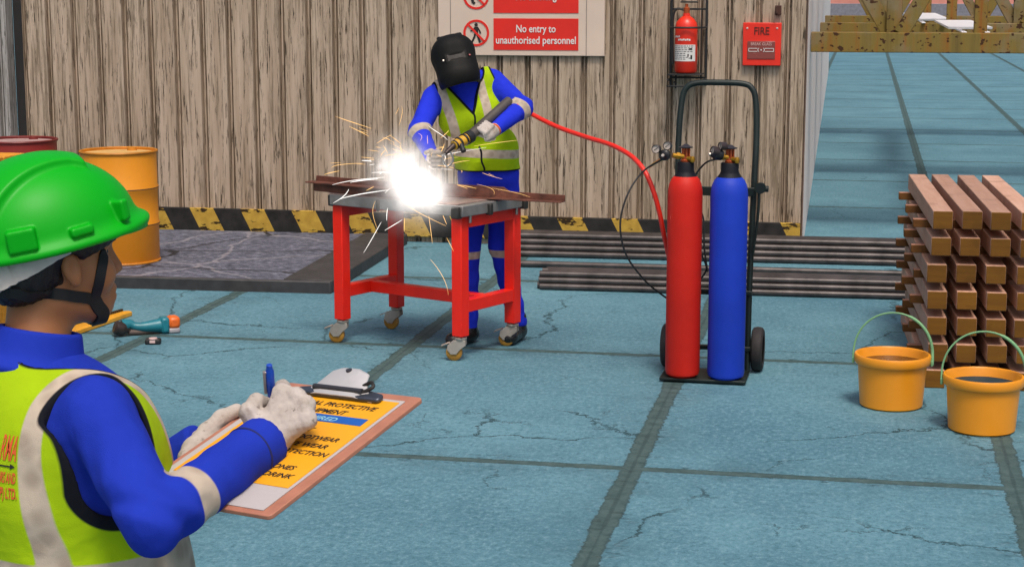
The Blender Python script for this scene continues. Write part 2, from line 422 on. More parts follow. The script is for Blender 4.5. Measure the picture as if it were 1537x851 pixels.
def sdf_obj(name, f, lo, hi, h, mt, parent, attrs=None, relax=2, label=None):
    v, q = nets(f, lo, hi, h)
    ed = np.concatenate([q[:, [0, 1]], q[:, [1, 2]], q[:, [2, 3]], q[:, [3, 0]]])
    deg = np.bincount(ed.ravel(), minlength=len(v)).astype(np.float32)[:, None]
    for _ in range(relax):
        s = np.zeros_like(v); np.add.at(s, ed[:, 0], v[ed[:, 1]]); np.add.at(s, ed[:, 1], v[ed[:, 0]])
        v = 0.4 * v + 0.6 * s / deg
        g = grad(f, v); d = f(v); g2 = np.maximum((g * g).sum(1), 0.25)
        stp = np.clip(d / g2, -h * 0.7, h * 0.7)
        v = v - g * stp[:, None]
    me = bpy.data.meshes.new(name)
    me.vertices.add(len(v)); me.vertices.foreach_set('co', v.astype(np.float32).ravel())
    me.loops.add(q.size); me.loops.foreach_set('vertex_index', q.ravel().astype(np.int32))
    me.polygons.add(len(q)); me.polygons.foreach_set('loop_start', np.arange(0, q.size, 4, dtype=np.int32))
    me.update(calc_edges=True); me.validate()
    me.polygons.foreach_set('use_smooth', np.ones(len(me.polygons), dtype=bool))
    for an, fn in (attrs or {}).items():
        A = me.attributes.new(an, 'FLOAT', 'POINT'); A.data.foreach_set('value', fn(v).astype(np.float32))
    me.materials.append(mt)
    o = bpy.data.objects.new(name, me); COL.objects.link(o); o.parent = parent
    if label: o['label'] = label
    return o
def cast(f, o, d, tmax=1.5):
    """march from o along unit d to the surface of f"""
    o = np.array(o, np.float32).reshape(-1, 3).copy(); d = np.broadcast_to(V3(d), o.shape); t = np.zeros(len(o), np.float32)
    for _ in range(90): t = np.minimum(t + np.clip(f(o + d * t[:, None]), -0.02, 0.08) * 0.7, tmax)
    return o + d * t[:, None]
def ribbon(name, f, pts, width, thick, mt, parent, k=10, lift=0.0):
    """a strap lying on the surface of f along pts (already near it)"""
    P = np.array([list(p) for p in catmull(pts, k)], np.float32)
    for _ in range(6):
        g = grad(f, P); g /= np.maximum(np.linalg.norm(g, axis=1)[:, None], 1e-6); P = P - g * (f(P) - lift)[:, None] * 0.8
    g = grad(f, P); g /= np.maximum(np.linalg.norm(g, axis=1)[:, None], 1e-6)
    bm = B(); rings = []
    for i in range(len(P)):
        t = P[min(i + 1, len(P) - 1)] - P[max(i - 1, 0)]; t /= np.linalg.norm(t) + 1e-9
        s = np.cross(t, g[i]); s /= np.linalg.norm(s) + 1e-9
        rings.append([bm.verts.new(P[i] + s * a * width / 2 + g[i] * c) for a, c in ((-1, -0.002), (-1, thick), (1, thick), (1, -0.002))])
    for A, C in zip(rings, rings[1:]):
        for j in range(4): bm.faces.new((A[j], A[(j + 1) % 4], C[(j + 1) % 4], C[j]))
    bm.faces.new(rings[0]); bm.faces.new(rings[-1])
    return obj(name, bm, mt, parent, angle=60)

# ================================================================== THE SETTING
bm = B(); bmesh.ops.create_grid(bm, x_segments=2, y_segments=2, size=1.0)
bm.transform(Matrix.Translation((0, 300, 0)) @ Matrix.Diagonal((400, 500, 1, 1)))
tag(obj('ground', bm, mat_ground(), smooth=False), kind='structure')

WY = 13.1                                   # the plane of the shed's front wall
WOOD = mat_planks('weathered_cladding', (0.50, 0.39, 0.295), (0.36, 0.27, 0.19), (0.135, 0.098, 0.058))
GREYWOOD = mat_planks('grey_cladding', (0.42, 0.40, 0.38), (0.33, 0.31, 0.29), (0.17, 0.15, 0.13))
PLASTER = M('pale_side_cladding', (0.85, 0.72, 0.66), 0.7, var=0.05, scale=1.5, bump=0.05)
def cladding(bm, x0, x1, y, z0, z1, per, phase, back=0.12):
    pts = []; k = math.floor((x0 - phase) / per) - 1
    prof = [(-0.026, 0), (-0.021, 0.050), (-0.007, 0.050), (-0.005, 0.022), (0.004, 0.022), (0.006, 0.050), (0.019, 0.050), (0.024, 0)]
    x = []
    while phase + k * per < x1 + per:
        for dx, dy in prof: x.append((phase + k * per + dx, dy))
        for dx in (0.065, 0.125): x.append((phase + k * per + dx, 0.0025))
        k += 1
    x = [(x0, 0.0)] + [p for p in x if x0 + 0.002 < p[0] < x1 - 0.002] + [(x1, 0.0)]
    lo = [bm.verts.new((a, y + d, z0)) for a, d in x]; hi = [bm.verts.new((a, y + d, z1)) for a, d in x]
    for i in range(len(x) - 1): bm.faces.new((lo[i], lo[i + 1], hi[i + 1], hi[i]))
    b = [bm.verts.new(p) for p in ((x0, y + back, z0), (x1, y + back, z0), (x1, y + back, z1), (x0, y + back, z1))]
    bm.faces.new((b[0], b[3], b[2], b[1])); bm.faces.new((lo[0], hi[0], b[3], b[0])); bm.faces.new((lo[-1], b[1], b[2], hi[-1]))
shed = thing('shed', 'long shed of weathered brown vertical cladding with a yellow and black striped skirting', 'building', (0, 0, 0))
bm = B(); cladding(bm, -6.60, -0.432, WY, 0.0, 4.2, 0.2155, -5.512); obj('front_wall', bm, WOOD, shed, smooth=False)
bm = B(); box(bm, (-3.517, WY - 0.020, 0.134), (6.17, 0.036, 0.180)); obj('skirting_board', bm, mat_hazard(), shed, bevel=0.004)
bm = B()
prism_pts = [(-0.445, WY + 0.122), (-0.415, WY + 0.010), (-0.83, 42.0), (-0.86, 42.0)]
lo = [bm.verts.new((x, y, 0)) for x, y in prism_pts]; hi = [bm.verts.new((x, y, 4.2)) for x, y in prism_pts]
for i in range(4): bm.faces.new((lo[i], lo[(i + 1) % 4], hi[(i + 1) % 4], hi[i]))
bm.faces.new(hi); obj('side_wall', bm, PLASTER, shed, smooth=False)
bm = B()
v = [bm.verts.new(p) for p in ((-7.2, WY - 0.25, 4.204), (-0.25, WY - 0.25, 4.204), (-0.6, 42.2, 4.204), (-7.2, 42.2, 4.204))]
f = bm.faces.new(v); r = bmesh.ops.extrude_face_region(bm, geom=[f]); bmesh.ops.translate(bm, vec=(0, 0, 0.12), verts=[e for e in r['geom'] if isinstance(e, bmesh.types.BMVert)])
obj('roof', bm, M('roof_sheet', (0.3, 0.29, 0.28), 0.6), shed, smooth=False)
bm = B(); box(bm, (-6.655, WY + 0.085, 2.1), (0.10, 0.06, 4.2)); obj('gap_shade_strip', bm, M('dark_gap_shade', (0.02, 0.018, 0.018), 0.6), shed, bevel=0.008)  # dark strip in the gap between the walls; the gap's shade is its colour
bm = B(); cladding(bm, -9.5, -6.712, WY - 0.05, 0.0, 4.2, 0.16, -6.78)
tag(obj('grey_wall', bm, GREYWOOD, smooth=False), 'pale grey ribbed wall beyond the dark corner post at the far left', 'wall')

# far buildings seen through the girders
for i, (x0, x1, y) in enumerate(((-3.0, 10.5, 118.0), (11.4, 30.0, 119.0))):
    T = thing('far_building', ('distant low salmon brick building with a grey plinth, just right of the shed',
                               'distant low salmon brick building with a grey plinth at the right edge behind the girders')[i], 'building', ((x0 + x1) / 2, y, 0), group='distant brick buildings')
    w = x1 - x0
    bm = B(); box(bm, (0, 0, 0.45), (w, 4, 0.9)); obj('plinth', bm, M('grey_plinth', (0.20, 0.19, 0.22), 0.8), T, bevel=0.03)
    bm = B(); box(bm, (0, 0.1, 2.9), (w - 0.1, 3.8, 4.0)); obj('wall', bm, M('salmon_brick', (0.60, 0.24, 0.19), 0.8, var=0.2, scale=0.6), T, smooth=False)
    bm = B(); box(bm, (0, 0, 5.0), (w + 0.4, 4.4, 0.2)); obj('roof', bm, M('roof_sheet', (0.3, 0.29, 0.28), 0.6), T, smooth=False)

# rusty lattice girders beside the shed
GIR = mat_girder()
gl = ['front rusty yellow lattice girder with black spots, nearest of the three beside the shed',
      'middle rusty yellow lattice girder, seen just above the front one',
      'rearmost rusty yellow lattice girder, a thin band above the other two']
for i, (x0, x1, y, zb, zt) in enumerate(((-0.425, 5.0, 14.30, 1.442, 1.598), (-0.46, 5.0, 18.4, 1.415, 1.592), (-0.53, 5.0, 23.6, 1.38, 1.582))):
    T = thing('lattice_girder', gl[i], 'girder', (x0, y, 0), group='rusty lattice girders'); L = x1 - x0
    bm = B(); box(bm, (L / 2, 0, (zb + zt) / 2), (L, 0.20, zt - zb)); obj('bottom_chord', bm, GIR, T, bevel=0.006)
    bm = B(); box(bm, (L / 2, 0, 2.66), (L, 0.20, 0.15)); obj('top_chord', bm, GIR, T, bevel=0.006)
    ht = 2.585 - zt
    def brace(xa, xb, wd=0.115, dy=0.0, nm='brace'):
        bm = B(); a = Vector((xa, dy, zt - 0.001)); b_ = Vector((xb, dy, 2.586)); d = b_ - a
        q = Matrix.Rotation(math.atan2(d.x, d.z), 4, 'Y')
        box(bm, (a + b_) / 2, (wd, 0.07, d.length + 0.02), q); obj(nm, bm, GIR, T, bevel=0.005)
    xx = 0.64
    while xx < L:
        brace(xx - 0.04, xx - 0.62, dy=0.045); brace(xx + 0.06, xx + 0.62, dy=-0.045)
        brace(xx + 0.0, xx + 0.0, 0.12, dy=0.0, nm='upright'); brace(xx + 0.66, xx + 0.66, 0.10, nm='upright')
        xx += 1.32
    bm = B(); box(bm, (L - 0.1, 0, 0.7), (0.2, 0.22, 1.4)); obj('column', bm, GIR, T, bevel=0.008)
WS = M('white_sheet_metal', (0.78, 0.76, 0.78), 0.4, var=0.05)
for i, (px, y0, y1, z, w) in enumerate(((1419, 15.0, 18.1, 1.60, 0.35), (1366, 19.0, 23.4, 1.594, 0.40))):
    p = at(px, 45 if i == 0 else 31, 15 if i == 0 else 19.0)
    def fn(bm, w=w, y0=y0, y1=y1): box(bm, (w / 2, (y1 - y0) / 2, 0.012), (w, y1 - y0, 0.02)); box(bm, (w * 0.75, (y1 - y0) / 2, -0.004), (0.04, y1 - y0 + 0.75 * 2, 0.010)); box(bm, (w * 0.25, (y1 - y0) / 2, -0.004), (0.04, y1 - y0 + 0.75 * 2, 0.010))
    one('metal_sheet', fn, WS, ('white sheet laid between the front and middle rusty girders', 'smaller looking white sheet laid between the middle and rear rusty girders')[i], 'sheet',
        (p[0], y0, z + 0.006), group='white sheets on the girders', bevel=0.003)

# ================================================================== SIGN AND FIRE POINT
yw = WY - 0.002
T = thing('safety_sign', 'cream board with red panels reading No entry to unauthorised personnel', 'sign', (-2.545, yw, 1.44))
CREAM = M('cream_board', (0.66, 0.52, 0.42), 0.5, var=0.06, scale=2.5, bump=0.03)
bm = B(); box(bm, (0, -0.013, 0.61), (1.275, 0.026, 1.22)); obj('board', bm, CREAM, T, bevel=0.004)
for x in (-0.54, 0.5):
    bm = B(); box(bm, (x, -0.027, 0.61), (0.006, 0.003, 1.215)); obj('board_seam', bm, M('seam_grey', (0.28, 0.23, 0.2), 0.6), T, smooth=False)
def sx(wx): return wx + 2.545
for k, (z0, z1) in enumerate(((0.042, 0.277), (0.317, 0.552), (0.592, 0.827), (0.867, 1.10))):
    bm = B(); box(bm, ((sx(-2.752) + sx(-2.105)) / 2, -0.028, (z0 + z1) / 2), (0.647, 0.004, z1 - z0)); obj('red_panel', bm, REDPRINT(), T, smooth=False)
    cz = (z0 + z1) / 2 + 0.008; cxs = sx(-2.886)
    if k < 2:
        bm = B(); ring_poly(bm, (cxs, cz), 0.083, 0.1, -0.030, -0.026)
        obj('prohibition_ring', bm, REDPRINT(), T, smooth=False)
        bm = B(); box(bm, (cxs, -0.0325, cz), (0.170, 0.002, 0.016), Matrix.Rotation(PI / 4, 4, 'Y')); obj('prohibition_bar', bm, REDPRINT(), T, smooth=False)
for words, zz, sz, w in (('No entry to', 0.175, 0.078, 1.0), ('unauthorised personnel', 0.090, 0.078, 1.0), ('No smoking', 0.415, 0.078, 1.0)):
    bm = textmesh(words, sz, 0.001, 'CENTER', bold=0.0012)
    xs = [v.co.x for v in bm.verts]; wid = max(xs) - min(xs); tgt = {'No entry to': 0.30, 'unauthorised personnel': 0.61, 'No smoking': 0.31}[words]
    bmesh.ops.scale(bm, vec=(tgt / wid, 1, 1), verts=bm.verts)
    bm.transform(Matrix.Translation((sx(-2.428), -0.032, zz)) @ UPRIGHT); obj('lettering', bm, WHITE(), T, smooth=False)
bm = B(); cxs = sx(-2.886); cz = 0.168
y0, y1 = -0.0305, -0.0275
lathe(bm, [(0, 0), (0.013, 0), (0.013, 0.003), (0, 0.003)], (cxs, y0, cz + 0.062), 16, Matrix.Rotation(-PI / 2, 4, 'X'))
def limb(pts, w):
    for a, b_ in zip(pts, pts[1:]):
        dx, dz = b_[0] - a[0], b_[1] - a[1]; l = math.hypot(dx, dz); nx, nz = -dz / l * w / 2, dx / l * w / 2
        prism(bm, [(cxs + a[0] + nx, cz + a[1] + nz), (cxs + a[0] - nx, cz + a[1] - nz), (cxs + b_[0] - nx, cz + b_[1] - nz), (cxs + b_[0] + nx, cz + b_[1] + nz)], y0 + random.random() * 0.0004, y1)
limb([(0.0, 0.046), (0.0, 0.0)], 0.030); limb([(-0.004, 0.004), (-0.016, -0.034), (-0.034, -0.072)], 0.015); limb([(0.006, 0.004), (0.016, -0.034), (0.030, -0.072)], 0.015)
limb([(-0.006, 0.044), (-0.024, 0.020), (-0.044, 0.014)], 0.011); limb([(0.008, 0.044), (0.024, 0.020), (0.034, -0.004)], 0.011)
obj('walking_figure', bm, INK(), T, smooth=False)
bm = B(); cz = 0.44
limb([(-0.05, -0.01), (0.045, -0.01)], 0.018); limb([(-0.02, 0.0), (-0.03, -0.035), (-0.012, -0.055)], 0.02)
obj('cigarette_symbol', bm, INK(), T, smooth=False)

T = thing('fire_extinguisher', 'red fire extinguisher with a white label in a black wire cage on the shed wall', 'fire extinguisher', (-1.290, WY - 0.12, 1.33))
EXR = M('extinguisher_red', (0.74, 0.028, 0.01), 0.35, var=0.08, bump=0.02)
bm = B(); lathe(bm, [(0, 0), (0.072, 0), (0.082, 0.012), (0.082, 0.33), (0.074, 0.365), (0.050, 0.395), (0.027, 0.410), (0.025, 0.43), (0, 0.43)], n=36); obj('cylinder', bm, EXR, T)
bm = B(); lathe(bm, [(0, 0.43), (0.022, 0.43), (0.022, 0.47), (0.012, 0.475), (0.012, 0.5), (0, 0.5)], n=20); obj('valve', bm, COPPER(), T)
bm = B(); box(bm, (0.02, -0.01, 0.512), (0.13, 0.02, 0.012)); box(bm, (0.03, -0.01, 0.54), (0.14, 0.02, 0.012), Matrix.Rotation(-0.2, 4, 'Y')); obj('handle', bm, BLK(), T, bevel=0.003)
bm = B(); tube(bm, [(-0.02, 0, 0.455), (-0.075, -0.01, 0.46), (-0.10, -0.01, 0.38), (-0.098, -0.01, 0.2), (-0.096, -0.01, 0.06)], 0.008, 8, 6); obj('hose', bm, BLK(), T)
bm = B()
def arcplate(bm, r, a0, a1, z0, z1, n=18, t=0.0012):
    P = [(math.cos(a0 + (a1 - a0) * i / n), math.sin(a0 + (a1 - a0) * i / n)) for i in range(n + 1)]
    g = [[bm.verts.new((c * rr, s * rr, z)) for c, s in P] for rr, z in ((r, z0), (r, z1), (r + t, z1), (r + t, z0))]
    for A, C in zip(g, g[1:] + g[:1]):
        for i in range(n): bm.faces.new((A[i], A[i + 1], C[i + 1], C[i]))
    for i in (0, n): bm.faces.new([g[j][i] for j in range(4)])
F0 = -PI / 2 - 0.12
arcplate(bm, 0.0824, F0 - 1.15, F0 + 1.15, 0.085, 0.205); lab = obj('label_plate', bm, WHITE(), T)
bm = B()
def arcmark(a, z, w, h, r=0.0840): arcplate(bm, r, a - w / 2 / r, a + w / 2 / r, z - h / 2, z + h / 2, 4, 0.0004)
rr_ = random.Random(3)
for k in range(8):
    z = 0.195 - k * 0.0135; a = F0 - 1.0
    while a < F0 + (0.2 if k > 3 else 0.75):
        w = rr_.uniform(0.008, 0.024); arcmark(a + w / 0.168, z, w, 0.0045); a += (w + 0.006) / 0.084
for dx, dz, w, h in ((0.62, 0.173, 0.022, 0.012), (0.40, 0.128, 0.010, 0.02), (0.70, 0.115, 0.014, 0.03), (0.55, 0.108, 0.018, 0.005)): arcmark(F0 + dx, dz, w, h)
obj('label_marks', bm, INK(), lab, smooth=False)
bm = B()
for k, (a0, n_) in enumerate(((F0 - 0.95, 4), (F0 - 0.5, 7))):
    a = a0
    for j in range(n_): arcmark(a, 0.262 - k * 0.022 + (0.002 if j % 2 else 0), 0.011, 0.013, 0.0832); a += 0.17
obj('title_marks', bm, WHITE(), T, smooth=False)
T2 = thing('extinguisher_cage', 'black wire cage on the shed wall holding the red extinguisher', 'bracket', (-1.278, WY - 0.12, 1.23))
bm = B()
for x in (-0.132, 0.128):
    box(bm, (x, 0.085, 0.31), (0.018, 0.012, 0.62)); box(bm, (x, -0.02, 0.05), (0.014, 0.20, 0.012))
    cyl(bm, (x, 0.085, 0.61), (x * 0.78, 0.085, 0.82), 0.008)
cyl(bm, (-0.103, 0.085, 0.82), (0.1, 0.085, 0.82), 0.008)
box(bm, (0, 0.085, 0.06), (0.26, 0.010, 0.014)); box(bm, (0, 0.085, 0.56), (0.26, 0.010, 0.014)); box(bm, (0.09, 0.085, 0.3), (0.008, 0.008, 0.5))
obj('frame', bm, BLK(), T2, bevel=0.002)
bm = B(); box(bm, (-0.01, -0.01, 0.089), (0.25, 0.20, 0.010)); box(bm, (-0.07, -0.09, 0.004), (0.14, 0.014, 0.012)); box(bm, (-0.09, 0.06, 0.03), (0.012, 0.012, 0.10)); box(bm, (-0.09, -0.01, 0.03), (0.012, 0.16, 0.012)); obj('shelf', bm, BLK(), T2, bevel=0.003)
bm = B()
tube(bm, [(0.128, 0.085, 0.428), (0.11, -0.02, 0.428), (0.06, -0.085, 0.428), (-0.012, -0.10, 0.428), (-0.085, -0.085, 0.428), (-0.125, -0.02, 0.428), (-0.132, 0.085, 0.428)], 0.007, 8, 6)
obj('retaining_strap', bm, BLK(), T2)

T = thing('fire_call_point', 'square red fire alarm plate reading FIRE and BREAK GLASS on the shed wall', 'fire alarm', (-0.744, yw, 1.537))
bm = B(); box(bm, (0, -0.02, 0), (0.278, 0.04, 0.312)); obj('backplate', bm, M('alarm_red', (0.78, 0.028, 0.012), 0.4, var=0.05, bump=0.02), T, bevel=0.005)
bm = B(); box(bm, (-0.004, -0.042, -0.043), (0.202, 0.006, 0.13)); gp = obj('glass_panel', bm, M('grey_red_glass', (0.24, 0.06, 0.05), 0.25, var=0.05, bump=0.0), T, bevel=0.003)
bm = textmesh('FIRE', 0.078, 0.001, 'CENTER', bold=0.001, sx=0.8); bm.transform(Matrix.Translation((-0.004, -0.0425, 0.070)) @ UPRIGHT); obj('lettering', bm, M('maroon_ink', (0.12, 0.012, 0.006), 0.5), T, smooth=False)
PINK = M('pale_pink_print', (0.7, 0.42, 0.38), 0.5, var=0.05)
bm = textmesh('BREAK GLASS', 0.030, 0.001, 'CENTER', sx=0.84); bm.transform(Matrix.Translation((-0.004, -0.0465, -0.008)) @ UPRIGHT); obj('lettering', bm, PINK, gp, smooth=False)
bm = B()
for z in (-0.030, -0.052):
    for s in (-1, 1): box(bm, (-0.004 + s * 0.058, -0.046, z), (0.062, 0.002, 0.004))
for s in (-1, 1):
    box(bm, (-0.004 + s * 0.09, -0.046, -0.041), (0.004, 0.002, 0.026))
    for k in range(5):
        a = (k - 2) * 0.5; box(bm, (-0.004 + s * (0.013 + 0.010 * math.cos(a)), -0.046, -0.041 + 0.013 * math.sin(a)), (0.005, 0.002, 0.008), Matrix.Rotation(-s * a, 4, 'Y'))
box(bm, (-0.004, -0.046, -0.041), (0.009, 0.002, 0.009))
obj('arrow_symbol', bm, WHITE(), gp, smooth=False)
for s in (-1, 1):
    bm = B(); lathe(bm, [(0, 0), (0.008, 0), (0.006, 0.004), (0, 0.005)], (s * 0.108, -0.0405, 0.116), 12, Matrix.Rotation(PI / 2, 4, 'X')); obj('screw', bm, M('pale_screw', (0.75, 0.62, 0.55), 0.3, 0.4), T)
def fn(bm):
    box(bm, (0, -0.02, 0), (0.045, 0.04, 0.07)); box(bm, (-0.012, -0.055, -0.016), (0.02, 0.05, 0.02)); cyl(bm, (-0.012, -0.075, -0.02), (-0.012, -0.075, 0.03), 0.008)
one('wall_hook', fn, M('dark_rust', (0.06, 0.02, 0.012), 0.7), 'small dark brown hook on the shed wall above the red fire plate', 'hook', (-0.632, yw, 1.782), bevel=0.004)

# ================================================================== LEFT: SLAB, DRUMS, CRATE, DRILL
def fn(bm):
    P = [(-8.0, 10.52), (-3.36, 10.745), (-3.47, 12.95), (-8.0, 12.75)]
    lo = [bm.verts.new((x, y, 0.0)) for x, y in P]; hi = [bm.verts.new((x, y, 0.075)) for x, y in P]
    for i in range(4): bm.faces.new((lo[i], lo[(i + 1) % 4], hi[(i + 1) % 4], hi[i]))
    bm.faces.new(hi); bm.faces.new(lo[::-1])
slab = one('ground_slab', fn, mat_slab(), 'low dark grey stone slab on the ground under the yellow drum', 'slab', bevel=0.012)
def fn(bm):
    P = [(-3.352, 10.75), (-3.335, 10.75), (-3.455, 12.95), (-3.462, 12.95)]
    P2 = [(-3.66, 10.74), (-3.33, 10.752), (-3.41, 12.96), (-3.74, 12.95)]
    a = [bm.verts.new((x, y, 0.0)) for x, y in P2]; b_ = [bm.verts.new((x, y, z)) for (x, y), z in zip(P2, (0.083, 0.080, 0.080, 0.083))]
    for i in range(4): bm.faces.new((a[i], a[(i + 1) % 4], b_[(i + 1) % 4], b_[i]))
    bm.faces.new(b_); bm.faces.new(a[::-1])
bm = B(); fn(bm); e = obj('slab_edging', bm, M('dark_edging', (0.035, 0.034, 0.036), 0.6, var=0.4, scale=9, dirt=0.5), slab, bevel=0.006)
bm = B(); 
P2 = [(-8.0, 10.48), (-3.33, 10.705), (-3.332, 10.75), (-8.0, 10.53)]
a = [bm.verts.new((x, y, 0.0)) for x, y in P2]; b_ = [bm.verts.new((x, y, 0.079)) for (x, y) in P2]
for i in range(4): bm.faces.new((a[i], a[(i + 1) % 4], b_[(i + 1) % 4], b_[i]))
bm.faces.new(b_); obj('slab_edging', bm, M('dark_edging', (0.035, 0.034, 0.036), 0.6), slab, bevel=0.008)

def drum(loc, R, hgt, col, lidcol, label, nm):
    T = thing('steel_drum', label, 'drum', loc, group='steel drums by the shed')
    paint = M(nm, col, 0.42, var=0.08, scale=3, bump=0.05, dirt=0.25)
    bm = B(); pr = [(0, 0.004), (R - 0.006, 0.004), (R, 0.012)]
    for zc in (hgt * 0.345, hgt * 0.67): pr += [(R, zc - 0.02), (R + 0.008, zc - 0.006), (R + 0.008, zc + 0.006), (R, zc + 0.02)]
    pr += [(R, hgt - 0.01), (R - 0.01, hgt - 0.012)]; lathe(bm, pr, n=64); obj('body', bm, paint, T)
    bm = B(); lathe(bm, [(R - 0.0105, hgt - 0.02), (R - 0.012, hgt - 0.014), (0, hgt - 0.014)], n=64); obj('lid', bm, M(nm + '_lid', lidcol, 0.45, var=0.12, dirt=0.5), T)
    for z, r_ in ((hgt - 0.004, R + 0.002), (0.006, R - 0.001)):
        bm = B(); tube(bm, [(r_ * math.cos(a * 2 * PI / 64), r_ * math.sin(a * 2 * PI / 64), z) for a in range(64)], 0.009, 8, closed=True); obj('rim', bm, M(nm + '_rim', tuple(c * 0.6 for c in col), 0.5, var=0.3, dirt=0.6), T)
    for zc in (hgt * 0.345, hgt * 0.67):
        bm = B(); tube(bm, [((R + 0.005) * math.cos(a * 2 * PI / 64), (R + 0.005) * math.sin(a * 2 * PI / 64), zc) for a in range(64)], 0.0048, 8, closed=True); obj('hoop', bm, M('hoop_brown', (0.10, 0.05, 0.02), 0.6, dirt=0.5), T)
    bm = B(); lathe(bm, [(0, 0), (0.035, 0), (0.033, 0.02), (0, 0.02)], (0.02, R * 0.72, hgt - 0.014), 20); obj('bung', bm, M(nm + '_rim', col, 0.5), T)
drum((-5.025, 11.31, 0.076), 0.258, 0.765, (0.80, 0.29, 0.012), (0.66, 0.40, 0.13), 'yellow steel drum standing on the dark slab, closest to the shed worker\'s table', 'drum_yellow')
bpy.data.objects['steel_drum']['label'] = 'yellow steel drum with dark hoops standing on the dark slab behind the green helmet'
drum((-6.14, 12.05, 0.076), 0.275, 0.76, (0.25, 0.02, 0.015), (0.42, 0.27, 0.26), 'dark red steel drum with a dusty lid, furthest left against the shed', 'drum_red')

CR = mat_timber('orange_crate_wood', (0.55, 0.21, 0.015), (0.68, 0.30, 0.03), 0)
T = thing('wooden_crate', 'tall orange wooden crate with cross bracing at the left edge behind the green helmet', 'crate', (-5.03, 8.66, 0), 0.0)
W_, D_, H_ = 0.92, 0.75, 1.02
bm = B()
for k in range(6): box(bm, (-W_ / 2 + (k + 0.5) * W_ / 6, -D_ / 2 + 0.03, H_ / 2), (W_ / 6 - 0.006, 0.018, H_ - 0.02)); box(bm, (-W_ / 2 + (k + 0.5) * W_ / 6, D_ / 2 - 0.03, H_ / 2), (W_ / 6 - 0.006, 0.018, H_ - 0.02))
for k in range(5):
    for s in (-1, 1): box(bm, (s * (W_ / 2 - 0.03), -D_ / 2 + 0.04 + (k + 0.5) * (D_ - 0.08) / 5, H_ / 2), (0.018, (D_ - 0.08) / 5 - 0.006, H_ - 0.02))
obj('panel', bm, CR, T, bevel=0.003)
bm = B()
for k in range(6): box(bm, (0, -D_ / 2 + (k + 0.5) * D_ / 6, H_ + 0.010), (W_, D_ / 6 - 0.006, 0.02))
obj('lid', bm, CR, T, bevel=0.003)
bm = B()
for sx_ in (-1, 1):
    for sy in (-1, 1): box(bm, (sx_ * (W_ / 2 - 0.04), sy * (D_ / 2 - 0.008), H_ / 2), (0.08, 0.022, H_))
for sy in (-1, 1):
    for z in (0.05, H_ - 0.045): box(bm, (0, sy * (D_ / 2 - 0.006), z), (W_ - 0.164, 0.022, 0.08))
obj('frame', bm, CR, T, bevel=0.003)
bm = B(); dg_ = math.hypot(W_ - 0.18, H_ - 0.2); box(bm, (0, -D_ / 2 + 0.010, H_ / 2), (dg_, 0.020, 0.075), Matrix.Rotation(math.atan2(H_ - 0.2, W_ - 0.18), 4, 'Y')); obj('diagonal_brace', bm, CR, T, bevel=0.003)

# cordless drill lying on its side
a_, b2 = gnd(180, 492, 0.05), gnd(258, 486, 0.05); ang = math.atan2(b2[1] - a_[1], b2[0] - a_[0])
T = thing('power_drill', 'teal cordless drill with an orange battery end lying on the ground', 'drill', (a_[0], a_[1], 0), ang)
TEAL = M('teal_plastic', (0.01, 0.16, 0.21), 0.4, var=0.15); L_ = float(np.linalg.norm((b2 - a_)[:2]))
bm = B(); lathe(bm, [(0, -0.05), (0.012, -0.05), (0.018, -0.03), (0.034, -0.015), (0.040, 0.0), (0.040, 0.035), (0.03, 0.045), (0, 0.045)], (0.01, 0, 0.043), 24, Matrix.Rotation(math.radians(108), 4, 'Y') @ Matrix.Rotation(PI, 4, 'X')); obj('chuck', bm, M('dark_chuck', (0.07, 0.05, 0.045), 0.35, 0.6), T)
bm = B(); tube(bm, [(0.02, 0.02, 0.055), (0.06, 0.02, 0.062), (0.09, 0.01, 0.05), (0.14, 0.0, 0.045), (L_ - 0.05, 0.0, 0.048)], lambda t: 0.042 - 0.034 * math.sin(PI * min(1, t * 1.02)) * 0.55, 18, 6); obj('body', bm, TEAL, T)
bm = B(); box(bm, (L_ - 0.045, 0, 0.05), (0.05, 0.09, 0.09)); obj('base', bm, TEAL, T, bevel=0.015)
bm = B(); box(bm, (L_ + 0.008, 0, 0.062), (0.066, 0.094, 0.068)); obj('battery', bm, M('orange_plastic', (0.70, 0.13, 0.015), 0.4), T, bevel=0.018)
bm = B(); box(bm, (L_ + 0.006, 0, 0.017), (0.064, 0.09, 0.032)); obj('battery_base', bm, M('grey_plastic', (0.33, 0.31, 0.33), 0.5), T, bevel=0.01)
bm = B(); tube(bm, [(0.05, 0.0, 0.02), (0.12, 0, 0.017), (L_ - 0.06, 0, 0.022)], 0.016, 12, 6); obj('grip', bm, M('dark_grip', (0.10, 0.07, 0.06), 0.6), T)
g_ = gnd(230, 516)
T = thing('tape_measure', 'small dark tape case with a pale pink top lying in front of the drill', 'tape measure', (g_[0], g_[1], 0), 0.25)
bm = B(); box(bm, (0, 0, 0.015), (0.085, 0.06, 0.03)); obj('case', bm, BLK(), T, bevel=0.008)
bm = B(); lathe(bm, [(0, 0.030), (0.024, 0.030), (0.022, 0.034), (0, 0.034)], n=20); box(bm, (0, -0.031, 0.018), (0.03, 0.003, 0.015)); obj('label_disc', bm, M('pale_pink', (0.6, 0.42, 0.4), 0.5), T)
p0, p1 = gnd(118, 492, 0.02), gnd(192, 469, 0.02)
T = thing('hand_saw', 'flat yellow tool with a dark toothed edge lying behind the drill', 'tool', (p0[0], p0[1], 0), math.atan2(p1[1] - p0[1], p1[0] - p0[0]))
L_ = float(np.linalg.norm((p1 - p0)[:2]))
bm = B(); P = [(-0.25, -0.07), (L_, -0.03), (L_ + 0.02, 0.0), (L_, 0.03), (-0.25, 0.06)]
lo = [bm.verts.new((x, y, 0.002)) for x, y in P]; hi = [bm.verts.new((x, y, 0.028)) for x, y in P]
